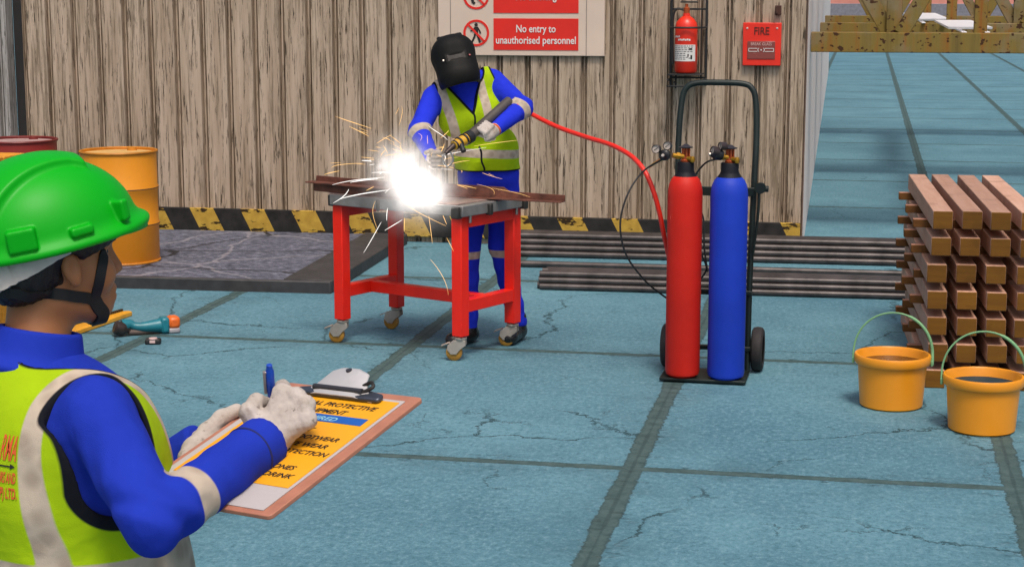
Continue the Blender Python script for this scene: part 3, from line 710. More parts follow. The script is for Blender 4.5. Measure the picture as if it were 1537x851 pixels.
bm.faces.new(lo[::-1]); bm.faces.new(hi)
for i in range(5): bm.faces.new((lo[i], lo[(i + 1) % 5], hi[(i + 1) % 5], hi[i]))
obj('blade', bm, M('tool_yellow', (0.72, 0.33, 0.02), 0.45), T, bevel=0.004)
bm = B()
for k in range(26):
    x = L_ - 0.01 - k * 0.02; box(bm, (x, 0.037 + 0.0023 * k * 0.4, 0.03), (0.011, 0.016, 0.022))
obj('teeth', bm, M('dark_teeth', (0.05, 0.03, 0.01), 0.5), T, smooth=False)

# ================================================================== WELDING TABLE
A_, B_, C_, D2 = [gnd(*p, 0.13) for p in ((513.5, 481), (596, 459), (692, 502.5), (769, 486.5))]
cen = (A_ + B_ + C_ + D2) / 4; ux = (C_ - A_) + (D2 - B_); trz = math.atan2(ux[1], ux[0])
LX = float(np.linalg.norm(ux[:2])) / 2; LY = 0.470
T = thing('welding_table', 'red steel work table on four castors in front of the welder', 'table', (cen[0], cen[1], 0), trz)
hx, hy = LX / 2, LY / 2; tb = 0.066; ZF = 0.772
for sx_ in (-1, 1):
    for sy in (-1, 1):
        bm = B(); box(bm, (sx_ * hx, sy * hy, (0.132 + ZF) / 2), (tb, tb, ZF - 0.132)); obj('leg', bm, RED(), T, bevel=0.004)
for sx_ in (-1, 1):
    bm = B(); box(bm, (sx_ * hx, 0, ZF - 0.033), (tb * 0.94, LY - tb + 0.001, tb * 0.94)); obj('top_rail', bm, RED(), T, bevel=0.003)
    bm = B(); box(bm, (sx_ * hx, 0, 0.290), (tb * 0.9, LY - tb + 0.001, tb)); obj('stretcher', bm, RED(), T, bevel=0.003)
bm = B(); box(bm, (0, 0, 0.290), (LX - tb * 0.9, tb * 0.9, tb * 0.92)); obj('stretcher', bm, RED(), T, bevel=0.003)
TOPM = M('steel_plate_top', (0.30, 0.285, 0.275), 0.45, 0.6, var=0.35, scale=5, dirt=0.7)
bm = B(); box(bm, (0.012, 0, ZF + 0.030), (LX + tb + 0.03, LY + tb + 0.04, 0.058)); obj('table_top', bm, TOPM, T, bevel=0.004)
bm = B(); box(bm, (-0.02, 0.0, ZF + 0.0625), (LX + tb - 0.0, LY + tb + 0.02, 0.006), Matrix.Rotation(0.006, 4, 'Z')); obj('top_sheet', bm, M('pinkish_sheet', (0.36, 0.25, 0.22), 0.5, 0.3, var=0.3, dirt=0.5), T, bevel=0.001)
cl = M('clamp_dark', (0.05, 0.048, 0.045), 0.5, 0.5)
for (x, y, w) in ((-hx - 0.045, -hy - 0.02, 0.04), (hx + 0.02, -hy - 0.055, 0.05), (hx + 0.062, -0.06, 0.035), (hx + 0.062, hy + 0.02, 0.04), (-0.1, -hy - 0.056, 0.02)):
    bm = B(); box(bm, (x, y, ZF + 0.022), (w, w * 0.8, 0.062)); obj('clamp', bm, cl, T, bevel=0.006)
for (x, y) in ((hx + 0.052, -hy + 0.02), (hx + 0.052, hy - 0.035)):
    bm = B(); cyl(bm, (x, y, ZF - 0.035), (x, y, ZF + 0.045), 0.008, 10); obj('pin', bm, STEEL(), T)
def castor(x, y, rot):
    c = bpy.data.objects.new('castor', None)
    wheel = B(); lathe(wheel, [(0.010, -0.017), (0.036, -0.017), (0.043, -0.012), (0.043, 0.012), (0.036, 0.017), (0.010, 0.017)], (0, 0, 0), 28, Matrix.Rotation(PI / 2, 4, 'X'))
    bmf = B(); Rz = Matrix.Translation((x, y, 0)) @ rotz(rot)
    lathe(bmf, [(0, 0.112), (0.03, 0.112), (0.034, 0.118), (0.034, 0.126), (0, 0.126)], n=20)
    for s in (-1, 1):
        pts = [(0.028, 0.112), (-0.034, 0.112), (-0.066, 0.086), (-0.070, 0.060), (-0.050, 0.036), (-0.020, 0.036), (0.0, 0.062), (0.030, 0.085)]
        prism(bmf, [(px * 1.0, pz) for px, pz in pts], s * 0.022 - 0.0025, s * 0.022 + 0.0025)
    for k in range(4): box(bmf, (-0.045 + k * 0.018, 0, 0.104 - 0.009 * abs(k - 2)), (0.008, 0.040, 0.022), Matrix.Rotation(0.5 - 0.25 * k, 4, 'Y'))
    bmf.transform(Rz); f_ = obj('castor', bmf, ZINC(), T, bevel=0.0015)
    bmw = wheel; bmw.transform(Rz @ Matrix.Translation((-0.034, 0, 0.043))); obj('wheel', bmw, M('amber_wheel', (0.35, 0.17, 0.02), 0.45, var=0.3, scale=20), f_)
    bml = B(); box(bml, (-0.080, 0, 0.088), (0.05, 0.03, 0.006), Matrix.Rotation(-0.4, 4, 'Y')); bml.transform(Rz); obj('brake_pedal', bml, ZINC(), f_, bevel=0.002)
    bms = B(); cyl(bms, (x, y, 0.120), (x, y, 0.1325), 0.012, 12); obj('stem', bms, STEEL(), f_)
    bpy.data.objects.remove(c)
for x, y, r in ((-hx, -hy, 0.55), (-hx, hy, 0.25), (hx, -hy, 0.5), (hx, hy, 0.4)): castor(x, y, r)
ZT = ZF + 0.066
# rusty steel sections across the table
pa, pb = gnd(463, 274, ZT + 0.045), gnd(607, 287, ZT + 0.045)
def local_line(p, q): return (p[0], p[1], 0), math.atan2(q[1] - p[1], q[0] - p[0]), float(np.linalg.norm((q - p)[:2]))
loc, rz, L_ = local_line(pa, pb)
T = thing('steel_section', 'rusty brown steel section overhanging the left end of the table', 'steel bar', loc, rz, group='rusty sections on the table')
bm = B(); prism(bm, [(0.012, ZT + 0.0005), (L_, ZT + 0.0005), (L_, ZT + 0.082), (0.026, ZT + 0.082)], 0.036, 0.046); obj('web', bm, RUST(), T, bevel=0.0015)
bm = B(); box(bm, (L_ / 2, 0.004, ZT + 0.049), (L_, 0.062, 0.008)); obj('flange', bm, RUST(), T, bevel=0.0015)
bm = B(); box(bm, (L_ / 2 + 0.02, 0.001, ZT + 0.0225), (L_ - 0.04, 0.008, 0.0435)); obj('web', bm, RUST(), T, bevel=0.0015)
pa, pb = gnd(640, 288, ZT + 0.02), gnd(843, 299, ZT + 0.02)
loc, rz, L_ = local_line(pa, pb)
T = thing('steel_section', 'rusty brown steel angle with a cut away flange overhanging the right end of the table', 'steel bar', loc, rz, group='rusty sections on the table')
bm = B(); prism(bm, [(0.0, ZT + 0.006), (L_, ZT + 0.006), (L_, ZT + 0.036), (L_ * 0.60, ZT + 0.040), (L_ * 0.555, ZT + 0.062), (0, ZT + 0.066)], 0.04, 0.048); obj('web', bm, RUST(), T, bevel=0.0015)
bm = B(); box(bm, (L_ / 2, 0.015, ZT + 0.0032), (L_, 0.07, 0.006)); obj('flange', bm, RUST(), T, bevel=0.0015)

# ================================================================== GAS CYLINDERS ON A TROLLEY
TR = thing('cylinder_trolley', 'dark hand trolley with two rubber wheels and a tall looped handle holding the gas cylinders', 'trolley', (-0.742, 8.70, 0), -0.02)
bm = B(); box(bm, (0.0, 0.0, 0.016), (0.43, 0.27, 0.014)); obj('foot_plate', bm, DKMETAL(), TR, bevel=0.003)
bm = B()
tube(bm, [(-0.17, 0.16, 0.02), (-0.172, 0.165, 0.45), (-0.178, 0.20, 0.95), (-0.182, 0.24, 1.20), (-0.172, 0.27, 1.38), (-0.150, 0.28, 1.445), (-0.10, 0.285, 1.468), (0.0, 0.285, 1.472), (0.13, 0.285, 1.468), (0.180, 0.28, 1.445), (0.202, 0.27, 1.38), (0.212, 0.24, 1.2), (0.208, 0.2, 0.95), (0.200, 0.165, 0.45), (0.198, 0.16, 0.02)], 0.0155, 12, 8)
obj('handle_frame', bm, DKMETAL(), TR)
for z, y in ((0.93, 0.185), (0.42, 0.15), (0.13, 0.15)):
    bm = B(); box(bm, (0.014, y, z), (0.40, 0.025, 0.045 if z > 0.5 else 0.022)); obj('cross_bar', bm, DKMETAL(), TR, bevel=0.003)
bm = B(); cyl(bm, (0.22, 0.16, 0.95), (0.285, 0.16, 0.95), 0.016, 12); lathe(bm, [(0, -0.012), (0.028, -0.012), (0.028, 0.012), (0, 0.012)], (0.245, 0.15, 0.955), 20, Matrix.Rotation(PI / 2, 4, 'X')); tube(bm, [(0.24, 0.15, 0.93), (0.235, 0.145, 0.8), (0.215, 0.15, 0.62)], 0.007, 8, 4); obj('strap_ratchet', bm, DKMETAL(), TR)
bm = B(); cyl(bm, (-0.262, 0.235, 0.115), (0.262, 0.235, 0.115), 0.012, 12)
for s in (-1, 1): box(bm, (s * 0.185, 0.195, 0.115), (0.018, 0.10, 0.03))
obj('axle', bm, DKMETAL(), TR, bevel=0.002)
for s in (-1, 1):
    xw = s * 0.232 + 0.012; Ry = Matrix.Rotation(PI / 2, 4, 'Y')
    bm = B(); lathe(bm, [(0.070, -0.026), (0.098, -0.030), (0.110, -0.022), (0.114, -0.008), (0.114, 0.008), (0.110, 0.022), (0.098, 0.030), (0.070, 0.026)], (xw, 0.235, 0.115), 40, Ry); w_ = obj('wheel', bm, M('tyre_rubber', (0.022, 0.018, 0.018), 0.75, var=0.3, dirt=0.2), TR)
    bm = B(); lathe(bm, [(0.010, -0.02), (0.024, -0.02), (0.026, 0.02), (0.010, 0.02)], (xw, 0.235, 0.115), 20, Ry)
    for k in range(5): box(bm, Vector((xw, 0.235, 0.115)) + Vector((0, math.cos(k * 2 * PI / 5) * 0.047, math.sin(k * 2 * PI / 5) * 0.047)), (0.024, 0.052, 0.014), Matrix.Rotation(k * 2 * PI / 5, 4, 'X'))
    lathe(bm, [(0.064, -0.02), (0.072, -0.02), (0.072, 0.02), (0.064, 0.02)], (xw, 0.235, 0.115), 32, Ry); obj('rim', bm, M('dark_rim', (0.03, 0.025, 0.025), 0.5), w_)

def gas_cylinder(px, r, col, name, label, gauges):
    b = gnd(*px, 0.025)
    T = thing('gas_cylinder', label, 'gas cylinder', (b[0], b[1], 0.024), group='gas cylinders on the trolley')
    paint = M(name, col, 0.55, var=0.10, scale=4, bump=0.05, dirt=0.18, spec=0.3)
    bm = B(); lathe(bm, [(0, 0.004), (r - 0.02, 0.0), (r - 0.004, 0.012), (r, 0.03), (r, 0.90), (r * 0.985, 0.935), (r * 0.92, 0.968), (r * 0.80, 0.992), (r * 0.62, 1.010), (r * 0.55, 1.014), (0, 1.014)], n=56); obj('body', bm, paint, T)
    bm = B(); lathe(bm, [(r * 0.77, 0.992), (r * 0.66, 1.006), (r * 0.53, 1.022), (r * 0.48, 1.034), (r * 0.475, 1.072), (r * 0.44, 1.077), (0, 1.077)], n=40); obj('collar', bm, M('collar_navy', (0.006, 0.007, 0.012), 0.6, spec=0.25), T)
    bm = B(); lathe(bm, [(0, 1.074), (0.024, 1.074), (0.026, 1.086), (0.020, 1.09), (0.020, 1.105), (0, 1.105)], n=20)
    for k in range(6): cyl(bm, (0.017 * math.cos(k), 0.017 * math.sin(k), 1.10), (0.017 * math.cos(k), 0.017 * math.sin(k), 1.15), 0.0045, 8)
    cyl(bm, (0, 0, 1.1), (0, 0, 1.15), 0.009, 10); obj('valve', bm, COPPER(), T)
    bm = B(); lathe(bm, [(0, 1.146), (0.034, 1.146), (0.036, 1.150), (0.022, 1.154), (0.010, 1.164), (0, 1.165)], n=24); obj('hand_wheel', bm, M('dark_wheel', (0.03, 0.025, 0.03), 0.4), T)
    bm = B(); cyl(bm, (0.01, -0.012, 1.094), (0.040, -0.03, 1.094), 0.012, 12); lathe(bm, [(0, -0.016), (0.010, -0.014), (0.014, 0), (0.010, 0.014), (0, 0.016)], (0.036, -0.028, 1.092), 12); obj('outlet', bm, BRASS(), T)
    cyl_bm = B(); cyl(cyl_bm, (-0.01, -0.008, 1.104), (-0.062, -0.03, 1.110), 0.013, 14); cyl(cyl_bm, (-0.03, -0.015, 1.106), (-0.045, -0.022, 1.108), 0.018, 6); obj('inlet_nut', cyl_bm, BRASS(), T)
    reg = B(); ax = Vector(gauges[0]).normalized(); q = Vector((0, 0, 1)).rotation_difference(ax).to_matrix().to_4x4(); rcn = Vector(gauges[1])
    lathe(reg, [(0, -0.03), (0.022, -0.03), (0.027, -0.02), (0.027, 0.012), (0.018, 0.018), (0.012, 0.034), (0, 0.034)], rcn, 24, q)
    ro = obj('regulator', reg, M('regulator_black', (0.02, 0.02, 0.022), 0.4, 0.3), T)
    reg2 = B(); lathe(reg2, [(0, 0.034), (0.008, 0.034), (0.006, 0.042), (0, 0.042)], rcn, 12, q); obj('adjusting_knob', reg2, M('pale_screw', (0.75, 0.62, 0.55), 0.3), ro)
    for gc, gax, sz in gauges[2]:
        gq = Vector((0, 0, 1)).rotation_difference(Vector(gax).normalized()).to_matrix().to_4x4(); gc = Vector(gc)
        bm = B(); lathe(bm, [(0, -0.022), (sz * 0.9, -0.022), (sz, -0.016), (sz, 0.012), (sz * 0.9, 0.014), (sz * 0.86, 0.009)], gc, 28, gq); cyl(bm, gc - Vector(gax).normalized() * 0.01, rcn, 0.006, 8); go = obj('gauge', bm, M('gauge_case', (0.05, 0.035, 0.035), 0.4, 0.3), T)
        bm = B(); lathe(bm, [(sz * 0.86, 0.0085), (0, 0.0085)], gc, 28, gq); do = obj('dial', bm, M('dial_face', (0.55, 0.46, 0.40), 0.4), go)
        bm = B(); box(bm, (0, 0, 0.0105), (sz * 1.1, 0.0025, 0.0012), Matrix.Rotation(0.5, 4, 'Z')); bm.transform(Matrix.Translation(gc) @ gq); obj('needle', bm, INK(), do, smooth=False)
    return T
TO = (-0.15, -1, 0.05)
CY1 = gas_cylinder((1024, 563), 0.0865, (0.56, 0.014, 0.006), 'cylinder_red', 'red gas cylinder with two pale gauges on the trolley',
             (TO, (-0.100, -0.045, 1.112), [((-0.140, -0.055, 1.142), TO, 0.0215), ((-0.086, -0.045, 1.158), TO, 0.0205)]))
CY2 = gas_cylinder((1089, 566), 0.0925, (0.009, 0.042, 0.46), 'cylinder_blue', 'blue gas cylinder on the right of the trolley',
             ((-0.9, -0.45, 0.1), (-0.062, -0.05, 1.120), [((-0.072, -0.065, 1.138), (-0.9, -0.5, 0.25), 0.024), ((-0.036, -0.05, 1.162), (-0.85, -0.6, 0.1), 0.020)]))
# hoses
c1 = Vector(CY1.location)
start = c1 + Vector((-0.105, -0.05, 1.095))
pts = [start, at(965, 258, 8.72), at(942, 292, 8.68), at(931, 335, 8.68), at(938, 378, 8.72), at(960, 412, 8.80), at(985, 436, 8.92), at(1012, 450, 8.97), at(1040, 430, 8.98), at(1060, 405, 8.97), at(1052, 380, 8.95)]
one('gas_hose', lambda bm: tube(bm, pts, 0.0048, 10, 8), BLK(), 'thin black gas hose looping down from the red cylinder\'s gauges', 'hose')
one('hose_fitting', lambda bm: tube(bm, [start + Vector((0.02, 0, 0.01)), start, at(983, 245, 8.715), at(975, 251, 8.715)], lambda t: 0.009 - 0.003 * t, 10, 4), BRASS(), 'brass end fitting of the black hose below the red cylinder\'s gauges', 'fitting')
c2 = Vector(CY2.location)
pts2 = [c2 + Vector((-0.07, -0.045, 1.095)), at(1062, 243, 8.72), at(1052, 252, 8.78), at(1044, 266, 8.92), at(1046, 300, 8.97), at(1056, 330, 8.98), at(1057, 370, 8.97), at(1062, 408, 8.96)]
one('gas_hose', lambda bm: tube(bm, pts2, 0.0048, 10, 8), BLK(), 'short black gas hose dropping behind the blue cylinder', 'hose')
hp = [at(775, 158, 9.36), at(797, 171, 9.42), at(835, 190, 9.30), at(880, 206, 9.15), at(918, 218, 9.0), at(948, 235, 8.86), at(968, 258, 8.78), at(981, 288, 8.76), at(990, 320, 8.78), at(996, 350, 8.82), at(1004, 385, 8.9), at(1012, 420, 8.95)]
one('red_hose', lambda bm: tube(bm, hp, 0.0125, 14, 10), M('red_hose_rubber', (0.75, 0.02, 0.008), 0.4, var=0.08), 'thick red hose running from the welder\'s elbow to the red cylinder', 'hose')

# ================================================================== PIPES
PIPE = M('bare_steel_pipe', (0.075, 0.064, 0.062), 0.42, 0.5, var=0.5, scale=7, bump=0.1, dirt=0.5)
ordn = ['first', 'second', 'third', 'fourth', 'fifth', 'sixth', 'seventh', 'eighth']
def pipe(p, q, r, label, grp):
    d = Vector(q) - Vector(p); L = d.length
    def fn(bm):
        lathe(bm, [(r * 0.8, 0), (r, 0), (r, L), (r * 0.8, L), (r * 0.8, 0)], n=20, rot=Matrix.Rotation(PI / 2, 4, 'Y'))
    one('steel_pipe', fn, PIPE, label, 'pipe', tuple(p), math.atan2(d.y, d.x), grp)
def pile(x0, x1, y0, dydx, r, rows, name, grp):
    k = 0
    for lv, n in enumerate(rows):
        for i in range(n):
            y = y0 + (i + lv * 0.5) * 2.04 * r; z = r + lv * 1.74 * r
            e0 = random.uniform(-0.04, 0.04); xs = x0 + e0 + 0.0
            pipe((xs, y, z + 0.001), (x1 + random.uniform(-0.1, 0.1), y + (x1 - x0) * dydx, z + 0.001), r,
                 f'steel pipe in the {name} pile, {("bottom", "second", "third", "top")[lv]} row, {ordn[i]} from the front', grp); k += 1
pile(-2.03, 1.25, 11.13, 0.035, 0.0215, (7, 6, 5), 'front', 'pipes of the front pile')
pile(-2.60, 1.6, 12.50, 0.03, 0.0235, (7, 6, 5, 4), 'rear', 'pipes of the rear pile')
pipe((-2.5, 12.02, 0.026), (1.6, 12.12, 0.026), 0.022, 'single thin steel pipe lying between the two pipe piles', 'loose pipes')
pipe((-1.72, 11.74, 0.026), (0.1, 11.80, 0.026), 0.024, 'short loose steel pipe just behind the front pipe pile', 'loose pipes')
g_ = gnd(797, 399)
one('pebble', lambda bm: bmesh.ops.create_icosphere(bm, subdivisions=2, radius=0.03, matrix=Matrix.Diagonal((1.3, 0.8, 0.5, 1))), BLK(), 'small dark stone on the ground left of the front pipe pile', 'stone', (g_[0], g_[1], 0.012))

# ================================================================== TIMBER STACK
TA = mat_timber('sawn_timber', (0.46, 0.25, 0.17), (0.56, 0.34, 0.25), 1); TE = mat_timber('timber_end', (0.135, 0.054, 0.005), (0.20, 0.084, 0.008), 0)
TB = mat_timber('crossbar_timber', (0.36, 0.165, 0.105), (0.45, 0.23, 0.16), 0); TBE = mat_timber('crossbar_dark_faces', (0.11, 0.043, 0.010), (0.16, 0.065, 0.014), 1)
def tim(bm, s):
    box(bm, (0, 0, 0), s)
protoA = B(); box(protoA, (0, 0, 0), (0.094, 1.72, 0.089)); bmesh.ops.recalc_face_normals(protoA, faces=protoA.faces)
for f_ in protoA.faces: f_.material_index = 1 if abs(f_.normal.y) > 0.9 else 0
protoB = B(); box(protoB, (0, 0, 0), (0.63, 0.050, 0.0415)); bmesh.ops.recalc_face_normals(protoB, faces=protoB.faces)
for f_ in protoB.faces: f_.material_index = 1 if abs(f_.normal.y) > 0.9 or f_.normal.x < -0.9 else 0  # darker brown on the front, back and left end faces
oa = obj('timber_beam', protoA, [TA, TE], bevel=0.004); ob = obj('crossbar', protoB, [TB, TBE], bevel=0.003)
x0_, yf = 0.335, 8.70; pit = 0.1315; nA = nB = 0; SR = math.radians(2.7)
def stk(x, y): return (x0_ + x * math.cos(SR) - y * math.sin(SR), yf + x * math.sin(SR) + y * math.cos(SR))
onm = ['top', 'second', 'third', 'fourth', 'fifth', 'sixth', 'bottom']
cnm = ['leftmost', 'second', 'third', 'fourth']
for lv in range(7):
    z = 0.0455 + (6 - lv) * pit
    jx = random.uniform(-0.008, 0.008)
    for i in range(4):
        o = oa if nA == 0 else oa.copy()
        if nA: COL.objects.link(o)
        nA += 1
        o.location = stk(0.054 + i * 0.1405 + jx + random.uniform(-0.004, 0.004), 0.86 + random.uniform(-0.012, 0.012)) + (z,); o.rotation_euler = (0, 0, SR + random.uniform(-0.005, 0.005))
        tag(o, f'reddish timber beam in the {onm[lv]} layer of the stack, {cnm[i]}' + (' from the left' if i else ' in its layer'), 'timber', 'timber beams of the stack')
    if lv < 6:
        for j, yy in enumerate((0.42, 0.98, 1.54)):
            o = ob if nB == 0 else ob.copy()
            if nB: COL.objects.link(o)
            nB += 1
            o.location = stk(0.268 + random.uniform(-0.010, 0.010), yy + random.uniform(-0.03, 0.03)) + (z - 0.0445 - 0.0212,); o.rotation_euler = (0, 0, SR)
            tag(o, f'thin crossbar under the {onm[lv]} layer of timber beams, {("front", "middle", "rear")[j]} one', 'crossbar', 'crossbars of the timber stack')

# ================================================================== BUCKETS
def bucket(px, r, label, water_or_shade, hrot):
    b = gnd(*px)
    T = thing('bucket', label, 'bucket', (b[0], b[1], 0), hrot, group='yellow buckets')
    Y = M('yellow_plastic', (0.82, 0.30, 0.012), 0.38, var=0.06, scale=3, bump=0.03); k = r / 0.17
    bm = B(); lathe(bm, [(0, 0.004), (0.136 * k, 0.0), (0.146 * k, 0.008), (0.160 * k, 0.205), (0.172 * k, 0.206), (0.176 * k, 0.212), (0.178 * k, 0.243), (0.174 * k, 0.250), (0.165 * k, 0.250), (0.160 * k, 0.243), (0.142 * k, 0.014), (0, 0.012)], n=64); obj('pail', bm, Y, T)
    bm = B(); lathe(bm, [(0.1565 * k, 0.208), (0, 0.208)], n=48); obj('dark_disc', bm, water_or_shade, T)
    GR = M('green_handle', (0.17, 0.36, 0.17), 0.5, var=0.2)
    bm = B(); n = 28; R_ = 0.183 * k
    pts = [(-R_, 0.0, 0.205), (-R_, -0.002, 0.225)] + [(-R_ * math.cos(PI * i / n), 0.02 + 0.02 * math.sin(PI * i / n), 0.232 + 0.205 * math.sin(PI * i / n) ** 0.9) for i in range(1, n)] + [(R_, -0.002, 0.225), (R_, 0.0, 0.205)]
    tube(bm, pts, lambda t: 0.0045 + (0.003 if t > 0.6 else 0.0), 10); h = obj('handle', bm, GR, T)
    for s in (-1, 1):
        bm = B(); box(bm, (s * (R_ - 0.002), 0, 0.212), (0.012, 0.022, 0.03)); obj('handle_lug', bm, GR, T, bevel=0.004)
bucket((1337, 608), 0.170, 'yellow bucket with a green handle, left of the pair, holding dark brown liquid', M('brown_inner_shade', (0.05, 0.022, 0.008), 0.25), -0.05)  # left bucket: its inner shade is painted as a dark brown disc
bucket((1473, 644), 0.170, 'yellow bucket with a green handle at the right edge, holding dark teal water', M('teal_water', (0.006, 0.045, 0.065), 0.5, spec=0.1), -0.04)

# ================================================================== PEOPLE
SKIN = M('brown_skin', (0.40, 0.155, 0.055), 0.5, var=0.10, scale=9, bump=0.06, bscale=160)
def mat_glove():
    b = NB('worn_glove')
    n = b.noise(scale=14.0, detail=7, rough=0.7)
    c = b.ramp(n, (0.30, (0.33, 0.28, 0.24)), (0.62, (0.52, 0.46, 0.42)))
    sp = b.step(b.noise(scale=75.0, detail=4, rough=0.6), 0.62, 0.70)
    c = b.mix(b.math('MULTIPLY', sp, 0.6), c, (0.08, 0.06, 0.05))
    bl = b.step(b.noise(scale=22.0, detail=6, rough=0.7), 0.56, 0.70)
    c = b.mix(b.math('MULTIPLY', bl, 0.55), c, (0.22, 0.17, 0.12))
    c = b.mix(b.step(b.attr('trim'), -0.001, 0.001), c, (0.55, 0.09, 0.02))
    return b.done(c, 0.85, 0.0, b.bump(b.noise(scale=45, detail=5), 0.4, 0.01), 0.2)
GLOVE = mat_glove()
BLUE = (0.013, 0.036, 0.41)
LIME = (0.35, 0.52, 0.005)
JACKET = mat_cloth('blue_workwear', BLUE, 'tape', None, bump=0.85)
OVERALL = mat_cloth('blue_overalls', (0.016, 0.034, 0.58), 'tape', None, bump=0.7)
VEST = mat_cloth('lime_vest_fabric', LIME, 'tape', 'piping', wr=9.0, bump=0.5)
BOOT = M('black_leather', (0.012, 0.011, 0.011), 0.28, var=0.3)
STRAP = M('black_strap', (0.008, 0.008, 0.008), 0.65, var=0.2)
def frame_of(O, rz):
    Rm = np.array([[math.cos(rz), -math.sin(rz), 0], [math.sin(rz), math.cos(rz), 0], [0, 0, 1]])
    return (lambda p: (np.asarray(p) - O) @ Rm), Rm
def dist_axis(P, a, b):
    a, b = V3(a), V3(b); d = b - a; L = np.linalg.norm(d); t = ((P - a) @ d) / L
    r = np.linalg.norm(P - a - np.clip(t, 0, L)[:, None] * d / L, axis=1); return t, r, L
def bandattr(a, b, t0, w, rmax=0.055):
    def fn(P):
        t, r, L = dist_axis(P, a, b); return np.where((r < rmax) & (t > -0.02) & (t < L + 0.02), w / 2 - np.abs(t - t0 * L), -1)
    return fn
def amax(*fs):
    def fn(P):
        o = fs[0](P)
        for f in fs[1:]: o = np.maximum(o, f(P))
        return o
    return fn
def plus(f, k): return lambda P: f(P) - k

# ------------------------------------------------------------------ the man with the clipboard
PH = math.radians(45)
O1 = at(97, 690, 2.67); O1[2] = 0.0; rz1 = YAW - PH
toL, Rm1 = frame_of(O1, rz1)
P1 = thing('person', 'person in green hard hat and lime vest writing on a clipboard, seen from behind', 'person', tuple(O1), rz1)
def L1(x, y, d): return toL(at(x, y, d))
hc = L1(78, 398, 2.68)                                 # middle of the head, between the ears
S_r, E_r, W_r = L1(145, 618, 2.53), L1(230, 785, 2.385), L1(398, 663, 2.60)
S_l, E_l, W_l = L1(-75, 620, 2.755), L1(130, 775, 2.86), L1(303, 669, 2.79)
HA = math.radians(-17)                                  # the head is turned a little further to the right than the chest
HZ = np.array([[math.cos(HA), -math.sin(HA), 0], [math.sin(HA), math.cos(HA), 0], [0, 0, 1]])
def hp(r, f, u): return hc + np.array([r, f, u])       # a point of the head, in the head's own directions
def hw_(p): return hc + HZ @ (np.asarray(p) - hc)        # from the head's directions to the body's
def toHd(P): return (P - V3(hc)) @ HZ.astype(np.float32) + V3(hc)
NB0 = np.array([hc[0] * 0.6, hc[1] - 0.050, 1.375])
def head_sdf(P):
    P = toHd(P)
    d = ell(P, hp(0, -0.012, 0.045), (0.076, 0.100, 0.100))
    d = smin(d, ell(P, hp(0, 0.028, -0.030), (0.055, 0.062, 0.058)), 0.03)
    d = smin(d, rc(P, hp(0, 0.060, -0.070), hp(0, 0.074, -0.066), 0.018, 0.016), 0.028)         # chin
    for s in (-1, 1):
        d = smin(d, rc(P, hp(s * 0.050, -0.002, -0.046), hp(s * 0.020, 0.062, -0.072), 0.014, 0.013), 0.025)  # jaw line
        d = smin(d, ell(P, hp(s * 0.040, 0.060, -0.012), (0.026, 0.026, 0.026)), 0.02)            # cheek
        d = smin(d, rc(P, hp(s * 0.012, 0.086, 0.040), hp(s * 0.048, 0.070, 0.038), 0.010, 0.009), 0.014)   # brow
        d = smax(d, -ell(P, hp(s * 0.031, 0.098, 0.021), (0.018, 0.016, 0.012)), 0.012)
    d = smin(d, rc(P, hp(0, 0.080, 0.028), hp(0, 0.099, -0.010), 0.007, 0.0100), 0.012)           # nose
    for s in (-1, 1): d = smin(d, ell(P, hp(s * 0.011, 0.091, -0.013), (0.008, 0.010, 0.007)), 0.006)
    d = smin(d, rc(P, hp(-0.014, 0.086, -0.040), hp(0.014, 0.086, -0.040), 0.0085, 0.0085), 0.008)
    d = smin(d, rc(P, hp(-0.013, 0.084, -0.052), hp(0.013, 0.084, -0.052), 0.0095, 0.0095), 0.008)
    d = smax(d, -rc(P, hp(-0.02, 0.096, -0.0458), hp(0.02, 0.096, -0.0458), 0.003, 0.003), 0.004)
    for s in (-1, 1):
        e = ell(P, hp(s * 0.078, 0.010, 0.006), (0.010, 0.014, 0.023), rotx(0.25) @ np.array([[1, 0, 0], [0, 1, 0], [0, 0, 1]]))
        e = smin(e, ell(P, hp(s * 0.076, 0.016, -0.015), (0.007, 0.008, 0.009)), 0.008)
        e = smax(e, -ell(P, hp(s * 0.090, 0.014, 0.010), (0.010, 0.010, 0.016)), 0.006)
        d = smin(d, e, 0.007)
    return d
def neck_sdf(P): return rc(P, hp(0, -0.022, -0.045), NB0, 0.047, 0.051)
def arm(P, S, E, W, rs, re, rw, k=0.02): return smin(rc(P, S, E, rs, re), rc(P, E, W, re, rw), k)
def torso1(P):
    P = P + V3((0, 0, 0.018))
    d = ell(P, (0, -0.006, 1.235), (0.180, 0.138, 0.185))
    d = smin(d, rc(P, (-0.118, -0.026, 1.319), (0.118, -0.026, 1.319), 0.062, 0.062), 0.05)
    d = smin(d, ell(P, (0, 0.012, 1.03), (0.178, 0.140, 0.22)), 0.05)
    d = smin(d, ell(P, (0, -0.005, 0.88), (0.180, 0.145, 0.13)), 0.05)
    d = smin(d, rc(P, (0, -0.012, 1.326), NB0 + np.array([0, 0, 0.012]), 0.078, 0.058), 0.04)
    return d
HIPS = [(-0.095, 0, 0.86), (0.095, 0, 0.86)]
KN = [(-0.105, 0.02, 0.46), (0.105, 0.02, 0.46)]; AN = [(-0.115, -0.01, 0.09), (0.115, -0.01, 0.09)]
def legs(P, g=0.0):
    d = None
    for h_, k_, a_ in zip(HIPS, KN, AN):
        e = smin(rc(P, h_, k_, 0.088 + g, 0.058 + g), rc(P, k_, a_, 0.058 + g, 0.045 + g), 0.03)
        d = e if d is None else smin(d, e, 0.02)
    return d
